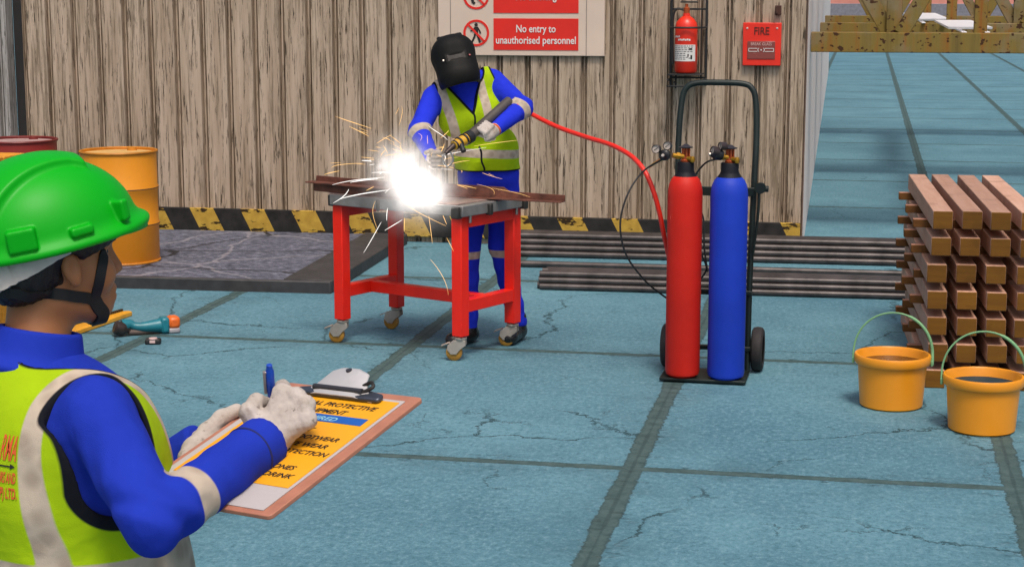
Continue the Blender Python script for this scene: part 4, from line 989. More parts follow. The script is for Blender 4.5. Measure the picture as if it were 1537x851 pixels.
def body1(P):
    d = smin(head_sdf(P), neck_sdf(P), 0.025)
    d = smin(d, torso1(P) + 0.018, 0.03)
    for S, E, W in ((S_r, E_r, W_r), (S_l, E_l, W_l)): d = smin(d, arm(P, S, E, W, 0.040, 0.033, 0.024), 0.03)
    for W, E in ((W_r, E_r), (W_l, E_l)):
        u_ = (W - E) / np.linalg.norm(W - E); d = smin(d, rc(P, W, W + u_ * 0.04, 0.018, 0.012), 0.02)
    d = smin(d, legs(P), 0.03)
    for a_ in AN: d = smin(d, rc(P, (a_[0], -0.03, 0.045), (a_[0], 0.13, 0.035), 0.035, 0.028), 0.02)
    return d
sdf_obj('body', body1, (-0.50, -0.32, -0.01), (0.62, 0.55, 1.70), 0.0048, SKIN, P1)
EYEW = M('eye_white', (0.7, 0.66, 0.62), 0.2, var=0.03)
def hq(r, f, u): return hw_(hp(r, f, u))
for s in (-1, 1):
    bm = B(); bmesh.ops.create_uvsphere(bm, u_segments=18, v_segments=12, radius=0.0125, matrix=Matrix.Translation(Vector(hq(s * 0.029, 0.0655, 0.021)))); eo = obj('eye', bm, EYEW, P1)
    bm = B(); bmesh.ops.create_uvsphere(bm, u_segments=14, v_segments=10, radius=0.0068, matrix=Matrix.Translation(Vector(hq(s * 0.030, 0.0727, 0.0205)))); obj('iris', bm, M('dark_iris', (0.02, 0.01, 0.006), 0.15), eo)
    bm = B(); tube(bm, [Vector(hq(s * (0.018 + 0.007 * i), 0.0815 - 0.0028 * i - 0.0008 * i * i, 0.027 + 0.002 * math.sin(i))) for i in range(5)], 0.0022, 6, 3); obj('eyelash', bm, STRAP, eo)
    bm = B(); tube(bm, [Vector(hq(s * (0.014 + 0.009 * i), 0.0975 - 0.0022 * i - 0.0012 * i * i, 0.043 + 0.003 * math.sin(i * 0.9))) for i in range(5)], 0.004, 6, 3); obj('eyebrow', bm, STRAP, P1)

def hair_sdf(P):
    P = toHd(P)
    d = ell(P, hp(0, -0.017, 0.042), (0.084, 0.106, 0.092))
    d = smin(d, ell(P, hp(0, 0.002, 0.056), (0.0865, 0.110, 0.082)), 0.01)
    d = smin(d, rc(P, hp(-0.035, -0.075, -0.012), hp(0.035, -0.075, -0.012), 0.036, 0.036), 0.03)
    d = smin(d, rc(P, hp(-0.045, -0.050, -0.006), hp(0.045, -0.050, -0.006), 0.036, 0.036), 0.03)
    q = P - V3(hc)
    cut = -(0.72 * (0.035 - q[:, 1]) + 0.68 * (q[:, 2] - 0.040))                # keep behind / above the hairline
    front = np.maximum(q[:, 1] - 0.012, 0.052 - q[:, 2] - 0.0)                   # clear of the face under the brow
    d = smax(d, -smax(-(q[:, 1] - 0.014), (q[:, 2] - 0.008 - 0.42 * (q[:, 1] - 0.014)), 0.01), 0.008)
    for s in (-1, 1): d = smax(d, -ell(P, hp(s * 0.085, 0.016, -0.006), (0.030, 0.022, 0.032)), 0.006)
    return d + 0.0012 * np.sin(P[:, 0] * 420 + 30 * P[:, 2]) * np.sin(P[:, 1] * 300)
sdf_obj('hair', hair_sdf, hp(-0.13, -0.15, -0.09), hp(0.13, 0.13, 0.17), 0.0035, M('black_hair', (0.006, 0.005, 0.005), 0.5, var=0.3, bump=0.5, bscale=400), P1)

# hard hat
TH = math.radians(11); HR = rotx(TH)                    # tilted back
hh = hp(0, -0.004, 0.048)
def toH(P): return (toHd(P) - V3(hh)) @ np.asarray(HR, np.float32)
def hat_sdf(P):
    q = toH(P); x, y, z = q[:, 0], q[:, 1], q[:, 2]
    d = ell(q, (0, -0.004, 0.0), (0.118, 0.142, 0.117))
    rid = ell(q, (0, -0.004, 0.0), (0.134, 0.149, 0.1265))                       # raised band from front to back
    wid = 0.044 + 0.045 * np.clip((0.05 - y) / 0.16, 0, 1)
    rid = smax(rid, np.abs(x) - wid, 0.004)
    rid = smax(rid, (y * 0.80 + z * 0.60) - 0.124, 0.004)
    rid = smax(rid, y - 0.072, 0.006)
    d = smin(d, rid, 0.005)
    # rim flare and peak
    th = np.arctan2(y, x)
    pk = np.clip((y - 0.02) / 0.12, 0, 1) ** 1.5
    rim = ell(q, (0, 0.000, -0.006), (0.129, 0.156, 0.028)); rim = np.maximum(rim, -ell(q, (0, 0.002, -0.030), (0.150, 0.19, 0.030)))
    d = smin(d, rim, 0.012)
    zz_ = z + 0.16 * np.maximum(y - 0.09, 0)
    rho = np.sqrt((x / 0.104) ** 2 + ((y - 0.020) / 0.129) ** 2)
    peak = np.maximum((zz_ + 0.0095 - 0.085 * (1 - rho)) * 0.72, -(zz_ + 0.0125))
    peak = smax(peak, 0.05 - y, 0.01)
    d = smin(d, peak, 0.014)
    d = smax(d, -(z + 0.0125 + 0.16 * np.maximum(y - 0.09, 0)), 0.003)          # flat underside
    d = smax(d, -ell(q, (0, -0.004, -0.012), (0.1125, 0.1365, 0.115)), 0.003)    # hollow
    # slots and bosses
    for s in (-1, 1):
        for yy, w_, h_, zz in ((-0.060, 0.021, 0.017, 0.020), (0.024, 0.018, 0.007, 0.014)):
            px = s * 0.118 * math.sqrt(max(0, 1 - ((yy + 0.004) / 0.142) ** 2)); an = math.atan2(px / 0.118 ** 2, (yy + 0.004) / 0.142 ** 2)
            Rb = np.array([[math.cos(an - PI / 2), -math.sin(an - PI / 2), 0], [math.sin(an - PI / 2), math.cos(an - PI / 2), 0], [0, 0, 1]])
            nx = np.array([math.sin(an), math.cos(an), 0])
            Rb = np.stack([np.array([nx[1], -nx[0], 0]), nx, np.array([0, 0, 1])], 1)
            d = smin(d, rbox(q, np.array([px, yy, zz]) + nx * 0.002, (w_, 0.009, h_), 0.004, Rb), 0.003)
        an = math.radians(47); px, py = s * 0.118 * math.sin(an), -0.004 + 0.142 * math.cos(an); nx = np.array([s * math.sin(an) * 1.15, math.cos(an), 0]); nx /= np.linalg.norm(nx)
        Rb = np.stack([np.array([nx[1], -nx[0], 0]), nx, np.array([0, 0, 1])], 1)
        d = smin(d, rbox(q, np.array([px, py, 0.024]) + nx * 0.003, (0.008, 0.012, 0.016), 0.004, Rb), 0.003)
    return d
HAT = M('green_shell', (0.0, 0.36, 0.006), 0.45, var=0.05, scale=2, bump=0.015, bscale=200, spec=0.25)
hat = sdf_obj('hard_hat', hat_sdf, hp(-0.20, -0.20, -0.03), hp(0.20, 0.22, 0.22), 0.0027, HAT, P1, relax=2)
# ratchet headband and chin straps, lying on the head
def over(P): return np.minimum(hair_sdf(P), smin(head_sdf(P), neck_sdf(P), 0.025))
def hit(x, y, f=None):
    o = toL(CAM); d = toL(CAM + ray(x, y)) - o; n_ = np.linalg.norm(d)
    return cast(f or over, o + d / n_ * 2.2, d / n_, 0.9)[0]
Wht = M('white_plastic', (0.62, 0.56, 0.52), 0.45, var=0.06)
bandp = [hq(0.090, 0.000, 0.045), hq(0.088, -0.045, 0.022), hq(0.066, -0.088, -0.004), hq(0.030, -0.112, -0.022), hq(0.0, -0.118, -0.026), hq(-0.030, -0.112, -0.022), hq(-0.066, -0.088, -0.004), hq(-0.088, -0.045, 0.022), hq(-0.090, 0.0, 0.045)]
hb = ribbon('headband', lambda P: hair_sdf(P) - 0.002, bandp, 0.034, 0.003, Wht, hat)
bm = B(); q_ = Matrix.Translation(Vector(hq(0.052, -0.110, -0.014))) @ Matrix.Rotation(0.45 + HA, 4, 'Z')
box(bm, (0, 0, 0), (0.042, 0.014, 0.034), Matrix.Rotation(0.35, 4, 'Y')); bm.transform(q_); obj('ratchet', bm, Wht, hb, bevel=0.004)
bm = B()
for k in range(3): box(bm, (-0.008 + k * 0.007, -0.0075, 0.002), (0.003, 0.003, 0.016), Matrix.Rotation(0.35, 4, 'Y'))
bm.transform(q_); obj('ratchet_slot', bm, STRAP, hb, smooth=False)
mir = lambda p: hw_((HZ.T @ (np.asarray(p) - hc)) * np.array([-1, 1, 1]) + hc)
j1 = hit(142, 451)
sp1 = [hit(157, 376), hit(152, 405), hit(147, 430), j1]
sp2 = [hq(0.070, -0.075, -0.020), hit(84, 441), hit(112, 445), hit(130, 447), j1]
sp3 = [j1, hit(147, 460), hit(154, 470), hq(0.022, 0.062, -0.088), hq(0.0, 0.066, -0.090)]
for nm_, sp, w_ in (('front', sp1, 0.015), ('rear', sp2, 0.017), ('chin', sp3, 0.021)):
    for side in (0, 1): ribbon('chin_strap', over, [mir(p) for p in sp] if side else sp, w_, 0.0025, STRAP, hat, lift=0.0008)

# jacket with its sleeves, collar, vest
u_r = (W_r - E_r) / np.linalg.norm(W_r - E_r); u_l = (W_l - E_l) / np.linalg.norm(W_l - E_l)
Er2 = E_r
def jacket1(P):
    d = torso1(P) - 0.004
    a = arm(P, S_r, E_r, W_r - u_r * 0.012, 0.053, 0.0415, 0.039, 0.010)
    a = a + 0.0032 * np.sin((P @ V3(u_r)) * 95 + 3 * np.sin(P[:, 2] * 40)) * np.exp(-((np.linalg.norm(P - V3(E_r), axis=1) - 0.02) / 0.07) ** 2)
    a = a + 0.0012 * np.sin(P @ V3((60, 35, 70)) + 2.5 * np.sin(P @ V3((28, -31, 12))))
    d = smin(d, a, 0.026)
    d = smin(d, arm(P, S_l, E_l, W_l - u_l * 0.012, 0.056, 0.046, 0.036, 0.022), 0.035)
    cuff = rc(P, W_r - u_r * 0.040, W_r - u_r * 0.010, 0.0395, 0.0405); d = smin(d, cuff, 0.003)
    cuff = rc(P, W_l - u_l * 0.035, W_l - u_l * 0.010, 0.038, 0.039); d = smin(d, cuff, 0.003)
    for W, u in ((W_r, u_r), (W_l, u_l)):
        q = P - V3(W); t = q @ V3(u)
        d = smax(d, np.where(np.linalg.norm(q, axis=1) < 0.09, t - 0.002, -1.0), 0.003)
    hem = -(P[:, 2] - 0.80); d = smax(d, hem, 0.01)
    return d
tape1 = amax(bandattr(E_r, W_r, 0.30, 0.036), bandattr(E_l, W_l, 0.2, 0.034))
jk = sdf_obj('jacket', jacket1, (-0.50, -0.32, 0.76), (0.62, 0.50, 1.48), 0.006, JACKET, P1, {'tape': tape1})
bm = B(); cx_ = W_r - u_r * 0.040; nn = np.cross(u_r, [0, 0, 1.0]); nn /= np.linalg.norm(nn); n2 = np.cross(nn, u_r)
tube(bm, [Vector(cx_ + (nn * math.cos(a * 2 * PI / 32) + n2 * math.sin(a * 2 * PI / 32)) * 0.0402) for a in range(32)], 0.0018, 6, closed=True); obj('cuff_seam', bm, M('navy_seam', (0.01, 0.015, 0.12), 0.8), jk)
ct, cb = NB0 + np.array([0.0, 0.012, 0.066]), NB0 + np.array([0.0, -0.004, -0.012])
def collar1(P):
    q = P - V3(cb); ax = (ct - cb) / np.linalg.norm(ct - cb); t = q @ V3(ax); Lc = float(np.linalg.norm(ct - cb))
    rad = np.linalg.norm(q - t[:, None] * V3(ax), axis=1); tt = np.clip(t / Lc, 0, 1)
    R_ = 0.076 - 0.019 * tt + 0.010 * np.exp(-((tt - 0.30) / 0.14) ** 2) - 0.006 * np.exp(-((tt - 0.05) / 0.08) ** 2)
    sh = np.abs(rad - R_) - 0.0055
    return smax(sh, np.maximum(t - Lc, -t - 0.035), 0.005)
sdf_obj('collar', collar1, NB0 - 0.15, NB0 + np.array([0.15, 0.15, 0.14]), 0.0038, mat_cloth('blue_collar', BLUE, None, None, bump=0.25), P1)
AH = np.array([0.205, 0.026, 1.280])
def armhole(P):
    q = P * V3((0, 1, 1)); d = rc(q, (0, -0.036, 1.342), (0, -0.022, 1.256), 0.066, 0.058)
    return smax(d, 0.118 - np.abs(P[:, 0]), 0.01)
def neckhole(P): return ell(P, (0, 0.048, 1.405), (0.104, 0.124, 0.105))
def vest1(P):
    d = torso1(P) - 0.0165
    d = smin(d, ell(P, (0, 0.012, 1.03), (0.196, 0.168, 0.25)) , 0.03)
    fold = 0.0035 * np.sin(P[:, 0] * 46 + 5 * P[:, 2]) * np.clip((1.28 - P[:, 2]) / 0.3, 0, 1); d = d + fold
    d = smax(d, -armhole(P), 0.006); d = smax(d, -neckhole(P), 0.006)
    return smax(d, -(P[:, 2] - 0.83), 0.006)
def vtape(P):
    x = np.abs(P[:, 0]) + 0.0; xc = 0.108 + 0.13 * np.clip((1.36 - P[:, 2]), 0, 0.35)
    v = 0.019 - np.abs(x - xc); h = np.maximum(0.025 - np.abs(P[:, 2] - 1.106), 0.025 - np.abs(P[:, 2] - 0.95))
    return np.maximum(v, h)
def vpipe(P): return np.maximum(0.0075 + 0.16 * np.clip(1.320 - P[:, 2], 0, 0.08) * np.clip((0.02 - P[:, 1]) / 0.03, 0, 1) - np.abs(armhole(P)), 0.007 - np.abs(neckhole(P)))
def vside(P):
    return np.maximum(vpipe(P), -armhole(P) + 0.004)
vs_ = sdf_obj('safety_vest', vest1, (-0.28, -0.25, 0.79), (0.28, 0.25, 1.47), 0.0045, VEST, P1, {'tape': vtape, 'piping': vside})
def wrap_text(words, size, x0, z, mt, parent, width, bold=0.0, h=None):
    """letters laid on the back of the vest: x0 is where the line ends (towards the man's right)"""
    bm = textmesh(words, size, 0.0, 'RIGHT', bold=bold)
    bmesh.ops.triangulate(bm, faces=bm.faces)
    bmesh.ops.subdivide_edges(bm, edges=[e for e in bm.edges if e.calc_length() > 0.012], cuts=1)
    xs = [v.co.x for v in bm.verts]; k = width / (max(xs) - min(xs)); mx = max(xs)
    P = np.array([[x0 + (v.co.x - mx) * k, -0.40, z + v.co.y * (h or 1)] for v in bm.verts], np.float32)
    Q = cast(vest1, P, (0, 1, 0), 0.6)
    for v, p in zip(bm.verts, Q): v.co = (p[0], p[1] - 0.0015, p[2])
    return bm
ORN = M('orange_red_print', (0.68, 0.10, 0.02), 0.6, var=0.08)
TXU = 1.262
for w_, sz, x0, z, wd_, hh_ in (('RMA', 0.050, 0.0965, 1.284, 0.029, 1.0), ('TORS AND', 0.0215, 0.0995, 1.252, 0.036, 1.0), ('S (P) LTD.', 0.0215, 0.1025, 1.230, 0.038, 1.0)):
    bm = wrap_text(w_, sz, x0, z, ORN, vs_, wd_, 0.0006, hh_); obj('lettering', bm, ORN, vs_, smooth=False)
bm = B()
for a, b_, w_ in (((0.0, 1.2755), (0.090, 1.2755), 0.002),):
    for k in range(20):
        xa = a[0] + (b_[0] - a[0]) * k / 20; xb = a[0] + (b_[0] - a[0]) * (k + 1) / 20
        v = [bm.verts.new((x, -0.4, z)) for x, z in ((xa, a[1] - w_ / 2), (xb, a[1] - w_ / 2), (xb, a[1] + w_ / 2), (xa, a[1] + w_ / 2))]; bm.faces.new(v)
v = [bm.verts.new((x, -0.4, z)) for x, z in ((0.088, 1.2715), (0.0965, 1.2755), (0.088, 1.2795))]; bm.faces.new(v)
Q = cast(vest1, np.array([list(v.co) for v in bm.verts], np.float32), (0, 1, 0), 0.6)
for v, p in zip(bm.verts, Q): v.co = (p[0], p[1] - 0.0015, p[2])
obj('arrow_mark', bm, INK(), vs_, smooth=False)

def trousers1(P):
    d = smin(legs(P, 0.012), ell(P, (0, -0.005, 0.88), (0.186, 0.150, 0.14)), 0.03)
    d = smax(d, P[:, 2] - 0.93, 0.008); return smax(d, -(P[:, 2] - 0.07), 0.006)
sdf_obj('trousers', trousers1, (-0.26, -0.22, 0.04), (0.26, 0.24, 0.97), 0.008, JACKET, P1, {'tape': lambda P: 0.022 - np.abs(P[:, 2] - 0.40)})
def boot_sdf(P, a, u=(0, 1), g=0.0):
    """a work boot round ankle a, pointing along u in plan"""
    a = np.asarray(a, float); f3 = np.array([u[0], u[1], 0.0])
    d = rc(P, a + [0, 0, 0.03], np.array([a[0], a[1], 0.06]), 0.050 + g, 0.046 + g)
    d = smin(d, rc(P, np.array([a[0], a[1], 0.048]) - f3 * 0.03, np.array([a[0], a[1], 0.040]) + f3 * 0.135, 0.044, 0.040), 0.03)
    d = smin(d, ell(P, np.array([a[0], a[1], 0.045]) + f3 * 0.15, (0.045, 0.045, 0.036)), 0.02)
    return smax(d, -(P[:, 2] - 0.003), 0.004)
for a_ in AN: sdf_obj('boot', lambda P: boot_sdf(P, a_), (a_[0] - 0.09, -0.12, -0.01), (a_[0] + 0.09, 0.24, 0.17), 0.005, BOOT, P1)

# clipboard plane
bc = at(419.4, 665.7, 2.64); bu = np.array([.92576, -.37646, .03543]); bv = np.array([.3559, .89917, .25463]); bn = np.cross(bu, bv)
def bp(u, v, h=0.0): return toL(bc + bu * u + bv * v + bn * h)
K1 = [L1(423, 590, 2.625), L1(445, 596, 2.618), L1(459, 608, 2.606), L1(462, 630, 2.594)]
Wp = W_r + u_r * 0.012
Tg = [L1(380, 648, 2.595), L1(374, 618, 2.612), L1(385, 603, 2.632), L1(403, 606, 2.657)]
FG = [[K1[0], L1(424, 582, 2.662), L1(413, 598, 2.676), L1(411, 611, 2.676)], [K1[1], L1(443, 594, 2.664), L1(424, 613, 2.680), L1(414, 620, 2.678)],
      [K1[2], L1(453, 611, 2.652), L1(434, 628, 2.668), L1(424, 634, 2.664)], [K1[3], L1(455, 632, 2.636), L1(438, 645, 2.650), L1(430, 650, 2.646)]]
def glove_r(P):
    d = rc(P, W_r - u_r * 0.018, Wp + u_r * 0.008, 0.0345, 0.030)
    for k_, r_ in zip(K1, (0.0135, 0.0135, 0.013, 0.0125)): d = smin(d, rc(P, Wp, k_, 0.0235, r_), 0.010)
    for a, b_ in zip(K1, K1[1:]): d = smin(d, rc(P, a, b_, 0.0115, 0.011), 0.006)
    for fg, r_ in zip(FG, (0.0115, 0.0115, 0.0112, 0.0105)): d = smin(d, chain(P, fg, (r_ + 0.0015, r_, r_ - 0.001, r_ - 0.002), 0.006), 0.007)
    d = smin(d, rc(P, Wp, Tg[1], 0.022, 0.0145), 0.011)
    d = smin(d, chain(P, Tg[1:], (0.0142, 0.0122, 0.0100), 0.007), 0.006)
    return d + 0.0008 * np.sin(P[:, 0] * 330 + 2) * np.sin(P[:, 1] * 300) * np.sin(P[:, 2] * 310)
def trim_r(P): q = P - V3(W_r); return np.where(np.linalg.norm(q - V3(L1(372, 642, 2.58) - W_r), axis=1) < 0.020, 0.006 - np.abs(q @ V3(u_r) - 0.007), -1)
allp = np.array(K1 + [p for f_ in FG for p in f_] + Tg + [W_r - u_r * 0.03])
sdf_obj('glove', glove_r, allp.min(0) - 0.05, allp.max(0) + 0.05, 0.0028, GLOVE, P1, {'trim': trim_r})
Wl2 = W_l + u_l * 0.012
PL = bp(-0.158, -0.022, -0.020)
def glove_l(P):
    d = rc(P, W_l - u_l * 0.018, Wl2, 0.028, 0.023)
    d = smin(d, rc(P, Wl2, PL, 0.023, 0.018), 0.012)
    for i, v_ in enumerate((0.014, -0.006, -0.026, -0.046)):
        fg = [bp(-0.154, v_, -0.018), bp(-0.128, v_ + 0.008, -0.025), bp(-0.095, v_ + 0.012, -0.0195), bp(-0.072, v_ + 0.014, -0.0175)]
        d = smin(d, rc(P, PL, fg[0], 0.017, 0.012), 0.010); d = smin(d, chain(P, fg, (0.0135, 0.0125, 0.0115, 0.010), 0.006), 0.006)
    th = [PL, bp(-0.160, 0.012, -0.004), bp(-0.152, 0.042, 0.006), bp(-0.134, 0.060, 0.0125)]
    return smin(d, chain(P, th, (0.016, 0.0130, 0.0120, 0.0105), 0.008), 0.010)
sdf_obj('glove', glove_l, np.minimum(bp(-0.26, -0.1, -0.05), bp(-0.03, 0.16, 0.05)) - 0.14, np.maximum(bp(-0.26, -0.1, -0.05), bp(-0.03, 0.16, 0.05)) + 0.10, 0.0032, GLOVE, P1, {'trim': lambda P: np.full(len(P), -1.0)})

# pen
gp_ = at(408, 602, 2.660); tp_ = at(404, 546, 2.625); dr = (gp_ - tp_) / np.linalg.norm(gp_ - tp_)
tt = ((bc - gp_) @ bn + 0.004) / (dr @ bn); tip = gp_ + dr * tt
T = thing('pen', 'blue pen held upright in the gloved writing hand', 'pen', tuple(tip)); q_ = Vector((0, 0, 1)).rotation_difference(Vector(-dr)).to_matrix().to_4x4(); LP = float(np.linalg.norm(tip - tp_))
bm = B(); lathe(bm, [(0, 0.018), (0.0045, 0.018), (0.0058, 0.03), (0.0062, LP * 0.6), (0.0066, LP * 0.62), (0.0064, LP - 0.012), (0.005, LP - 0.01), (0.0045, LP - 0.002), (0, LP)], n=20, rot=q_); obj('barrel', bm, M('pen_blue', (0.008, 0.06, 0.42), 0.3, var=0.05), T)
bm = B(); lathe(bm, [(0, 0), (0.001, 0), (0.0045, 0.0179), (0, 0.0179)], n=16, rot=q_); obj('tip', bm, STEEL(), T)
bm = B(); box(bm, (-0.0085, 0.0, LP - 0.032), (0.004, 0.006, 0.040)); box(bm, (-0.006, 0, LP - 0.014), (0.008, 0.006, 0.004)); bm.transform(q_ @ rotz(0.5)); obj('pocket_clip', bm, M('grey_clip', (0.35, 0.32, 0.33), 0.35, 0.5), T, bevel=0.001)

# clipboard and its notice
bo = bc; Mb = Matrix(((bu[0], bv[0], bn[0], bo[0]), (bu[1], bv[1], bn[1], bo[1]), (bu[2], bv[2], bn[2], bo[2]), (0, 0, 0, 1)))
T = bpy.data.objects.new('clipboard', None); COL.objects.link(T); T.matrix_world = Mb; MATW[T.name] = Mb
tag(T, 'brown clipboard with a yellow notice on protective equipment, held by the foreground person', 'clipboard')
W_, L_ = 0.274, 0.376
bm = B()
def rrect(bm, x0, x1, y0, y1, z0, z1, r, n=6):
    P = []
    for cx_, cy_, a0 in ((x1 - r, y1 - r, 0), (x0 + r, y1 - r, PI / 2), (x0 + r, y0 + r, PI), (x1 - r, y0 + r, 1.5 * PI)):
        for k in range(n + 1): P.append((cx_ + r * math.cos(a0 + PI / 2 * k / n), cy_ + r * math.sin(a0 + PI / 2 * k / n)))
    a = [bm.verts.new((x, y, z0)) for x, y in P]; b_ = [bm.verts.new((x, y, z1)) for x, y in P]
    bm.faces.new(a[::-1]); bm.faces.new(b_)
    for i in range(len(P)): j = (i + 1) % len(P); bm.faces.new((a[i], a[j], b_[j], b_[i]))
rrect(bm, -W_ / 2, W_ / 2, -L_ / 2, L_ / 2, -0.007, 0.0, 0.008); obj('board', bm, M('hardboard', (0.42, 0.17, 0.105), 0.5, var=0.12, scale=30, bump=0.1), T, bevel=0.0012)
bm = B(); rrect(bm, -0.126, 0.117, -0.178, 0.168, 0.0004, 0.0014, 0.001); obj('paper', bm, M('white_paper', (0.46, 0.42, 0.41), 0.7, var=0.03), T, smooth=False)
YEL = M('notice_yellow', (0.80, 0.36, 0.006), 0.55, var=0.04, bump=0.01)
bm = B(); rrect(bm, -0.112, 0.1115, -0.116, 0.160, 0.0016, 0.0024, 0.001); nt_ = obj('notice', bm, YEL, T, smooth=False)
bm = B(); box(bm, (0.0, 0.0865, 0.0027), (0.196, 0.022, 0.0006)); obj('blue_bar', bm, M('notice_blue', (0.01, 0.10, 0.42), 0.5), nt_, smooth=False)
def line(words, x1, z, wd_, sz=0.0175, mt=None, sh=0.25):
    bm = textmesh(words, sz, 0.0002, 'LEFT', shear=sh, bold=0.0002)
    xs = [v.co.x for v in bm.verts]; k = wd_ / (max(xs) - min(xs)); x0 = min(xs)
    for v in bm.verts: v.co.x = (v.co.x - x0) * k + x1 - wd_; v.co.y += z; v.co.z += 0.0029
    obj('lettering', bm, mt or INK(), nt_, smooth=False)
line('PERSONAL PROTECTIVE', 0.090, 0.124, 0.190); line('EQUIPMENT', 0.048, 0.102, 0.092)
bm = None
line('REQUIRED', 0.046, 0.0795, 0.088, 0.0165, M('cyan_print', (0.28, 0.55, 0.62), 0.5), 0.2)
for w_, x1, z, wd_ in (('HELMET', 0.030, 0.043, 0.066), ('FOOTWEAR', 0.094, 0.021, 0.086), ('EYE WEAR', 0.090, -0.0015, 0.080), ('EAR PROTECTION', 0.108, -0.0235, 0.140), ('NO PHONES', 0.084, -0.070, 0.092), ('NO DRINK', 0.098, -0.093, 0.090)): line(w_, x1, z, wd_, 0.0165)
bm = B()
def ringf(bm, c, r0, r1, z, n=24, sq=1.0):
    for i in range(n):
        a0, a1 = 2 * PI * i / n, 2 * PI * (i + 1) / n
        v = [bm.verts.new((c[0] + r * math.cos(a), c[1] + r * math.sin(a) * sq, z)) for r, a in ((r0, a0), (r1, a0), (r1, a1), (r0, a1))]; bm.faces.new(v)
for k in range(5):
    cy_ = 0.040 - k * 0.0225; ringf(bm, (-0.090, cy_), 0.0072, 0.0092, 0.0028)
    box(bm, (-0.090, cy_ - 0.001, 0.00275), (0.006, 0.0015 if k % 2 else 0.007, 0.0003))
obj('pictogram', bm, INK(), nt_, smooth=False)
bm = B()
for k in range(2): ringf(bm, (-0.066, -0.078 - k * 0.022), 0.0075, 0.0098, 0.0028); box(bm, (-0.066, -0.078 - k * 0.022, 0.00285), (0.015, 0.002, 0.0003), rotz(-0.78))
obj('prohibition_mark', bm, REDPRINT(), nt_, smooth=False)
# spring clip
CG = M('clip_steel', (0.58, 0.56, 0.56), 0.4, 0.35, var=0.15, dirt=0.25)
bm = B()
P = [(-0.088, 0.146), (0.078, 0.146), (0.082, 0.152), (0.078, 0.166), (0.030, 0.178), (-0.040, 0.178), (-0.086, 0.162)]
def plate(bm, P, z0, z1):
    a = [bm.verts.new((x, y, z0)) for x, y in P]; b_ = [bm.verts.new((x, y, z1)) for x, y in P]
    bm.faces.new(a[::-1]); bm.faces.new(b_)
    for i in range(len(P)): j = (i + 1) % len(P); bm.faces.new((a[i], a[j], b_[j], b_[i]))
plate(bm, P, 0.003, 0.011); ck = obj('clip', bm, M('clip_dark', (0.075, 0.085, 0.11), 0.35, 0.6, dirt=0.2), T, bevel=0.003)
bm = B(); prof = [(0.146, 0.011), (0.157, 0.014), (0.168, 0.020), (0.183, 0.027), (0.197, 0.031), (0.205, 0.029)]; hw = [0.074, 0.066, 0.052, 0.042, 0.037, 0.026]
top = [[bm.verts.new((-0.006 + s * w_, y, z + dz)) for s in (-1, -0.5, 0.5, 1)] for (y, z), w_, dz in zip(prof, hw, (0,) * 6)]
bot = [[bm.verts.new((v.co.x, v.co.y + 0.001, v.co.z - 0.003)) for v in r] for r in top]
for r in top + bot: r[0].co.z -= 0.006; r[3].co.z -= 0.006
for A, C in zip(top, top[1:]):
    for i in range(3): bm.faces.new((A[i], A[i + 1], C[i + 1], C[i]))
for A, C in zip(bot, bot[1:]):
    for i in range(3): bm.faces.new((A[i], C[i], C[i + 1], A[i + 1]))
for A, C in zip(list(zip(top, bot)), list(zip(top, bot))[1:]):
    bm.faces.new((A[0][0], C[0][0], C[1][0], A[1][0])); bm.faces.new((A[0][3], A[1][3], C[1][3], C[0][3]))
bm.faces.new(top[0] + bot[0][::-1]); bm.faces.new(top[-1][::-1] + bot[-1]); obj('lever', bm, CG, ck, bevel=0.001)
bm = B(); cyl(bm, (-0.006, 0.194, 0.027), (-0.006, 0.194, 0.0322), 0.005, 16); cyl(bm, (-0.055, 0.160, 0.014), (0.042, 0.160, 0.014), 0.005, 12); obj('rivet', bm, M('dark_rivet', (0.06, 0.06, 0.07), 0.4, 0.5), ck)
bm = B(); tube(bm, [(0.040, 0.160, 0.012), (0.056, 0.170, 0.018), (0.048, 0.178, 0.022), (0.034, 0.174, 0.016)], 0.003, 8, 5); tube(bm, [(-0.070, 0.172, 0.003), (-0.066, 0.178, 0.006), (-0.05, 0.176, 0.006)], 0.002, 6, 3); obj('spring', bm, INK(), ck)

# ------------------------------------------------------------------ the welder
rz2 = YAW + math.radians(180 - 6)
O2 = at(733, 262, 9.74); O2[2] = 0.0
toL2, Rm2 = frame_of(O2, rz2)
P2 = thing('person', 'person in black welding mask and lime vest cutting steel behind the red table', 'person', tuple(O2), rz2)
def L2(x, y, d): return toL2(at(x, y, d))
# right/left are the welder's own
Sr, Er, Wr = L2(651, 147, 9.50), L2(629, 197, 9.36), L2(649, 236, 9.22)
Sl, El, Wl = L2(742, 124, 9.55), L2(784, 162, 9.42), L2(744, 194, 9.26)
hd2 = L2(684, 93, 9.42); nb2 = L2(700, 122, 9.50)
hipR, hipL = L2(713, 290, 9.74), L2(755, 287, 9.76)
knR, knL = L2(702, 372, 9.66), L2(752, 368, 9.72); anR, anL = L2(703, 482, 9.74), L2(777, 478, 9.82)
anR[2] = 0.095; anL[2] = 0.095
def torso2(P):
    d = rc(P, L2(667, 141, 9.52), L2(731, 124, 9.55), 0.070, 0.070)
    d = smin(d, rc(P, L2(690, 176, 9.52), L2(726, 168, 9.54), 0.104, 0.104), 0.06)
    d = smin(d, rc(P, L2(714, 224, 9.64), L2(744, 220, 9.65), 0.106, 0.106), 0.06)
    d = smin(d, rc(P, L2(716, 262, 9.73), L2(750, 260, 9.74), 0.105, 0.105), 0.05)
    return smin(d, rc(P, L2(697, 140, 9.53), nb2, 0.085, 0.058), 0.03)
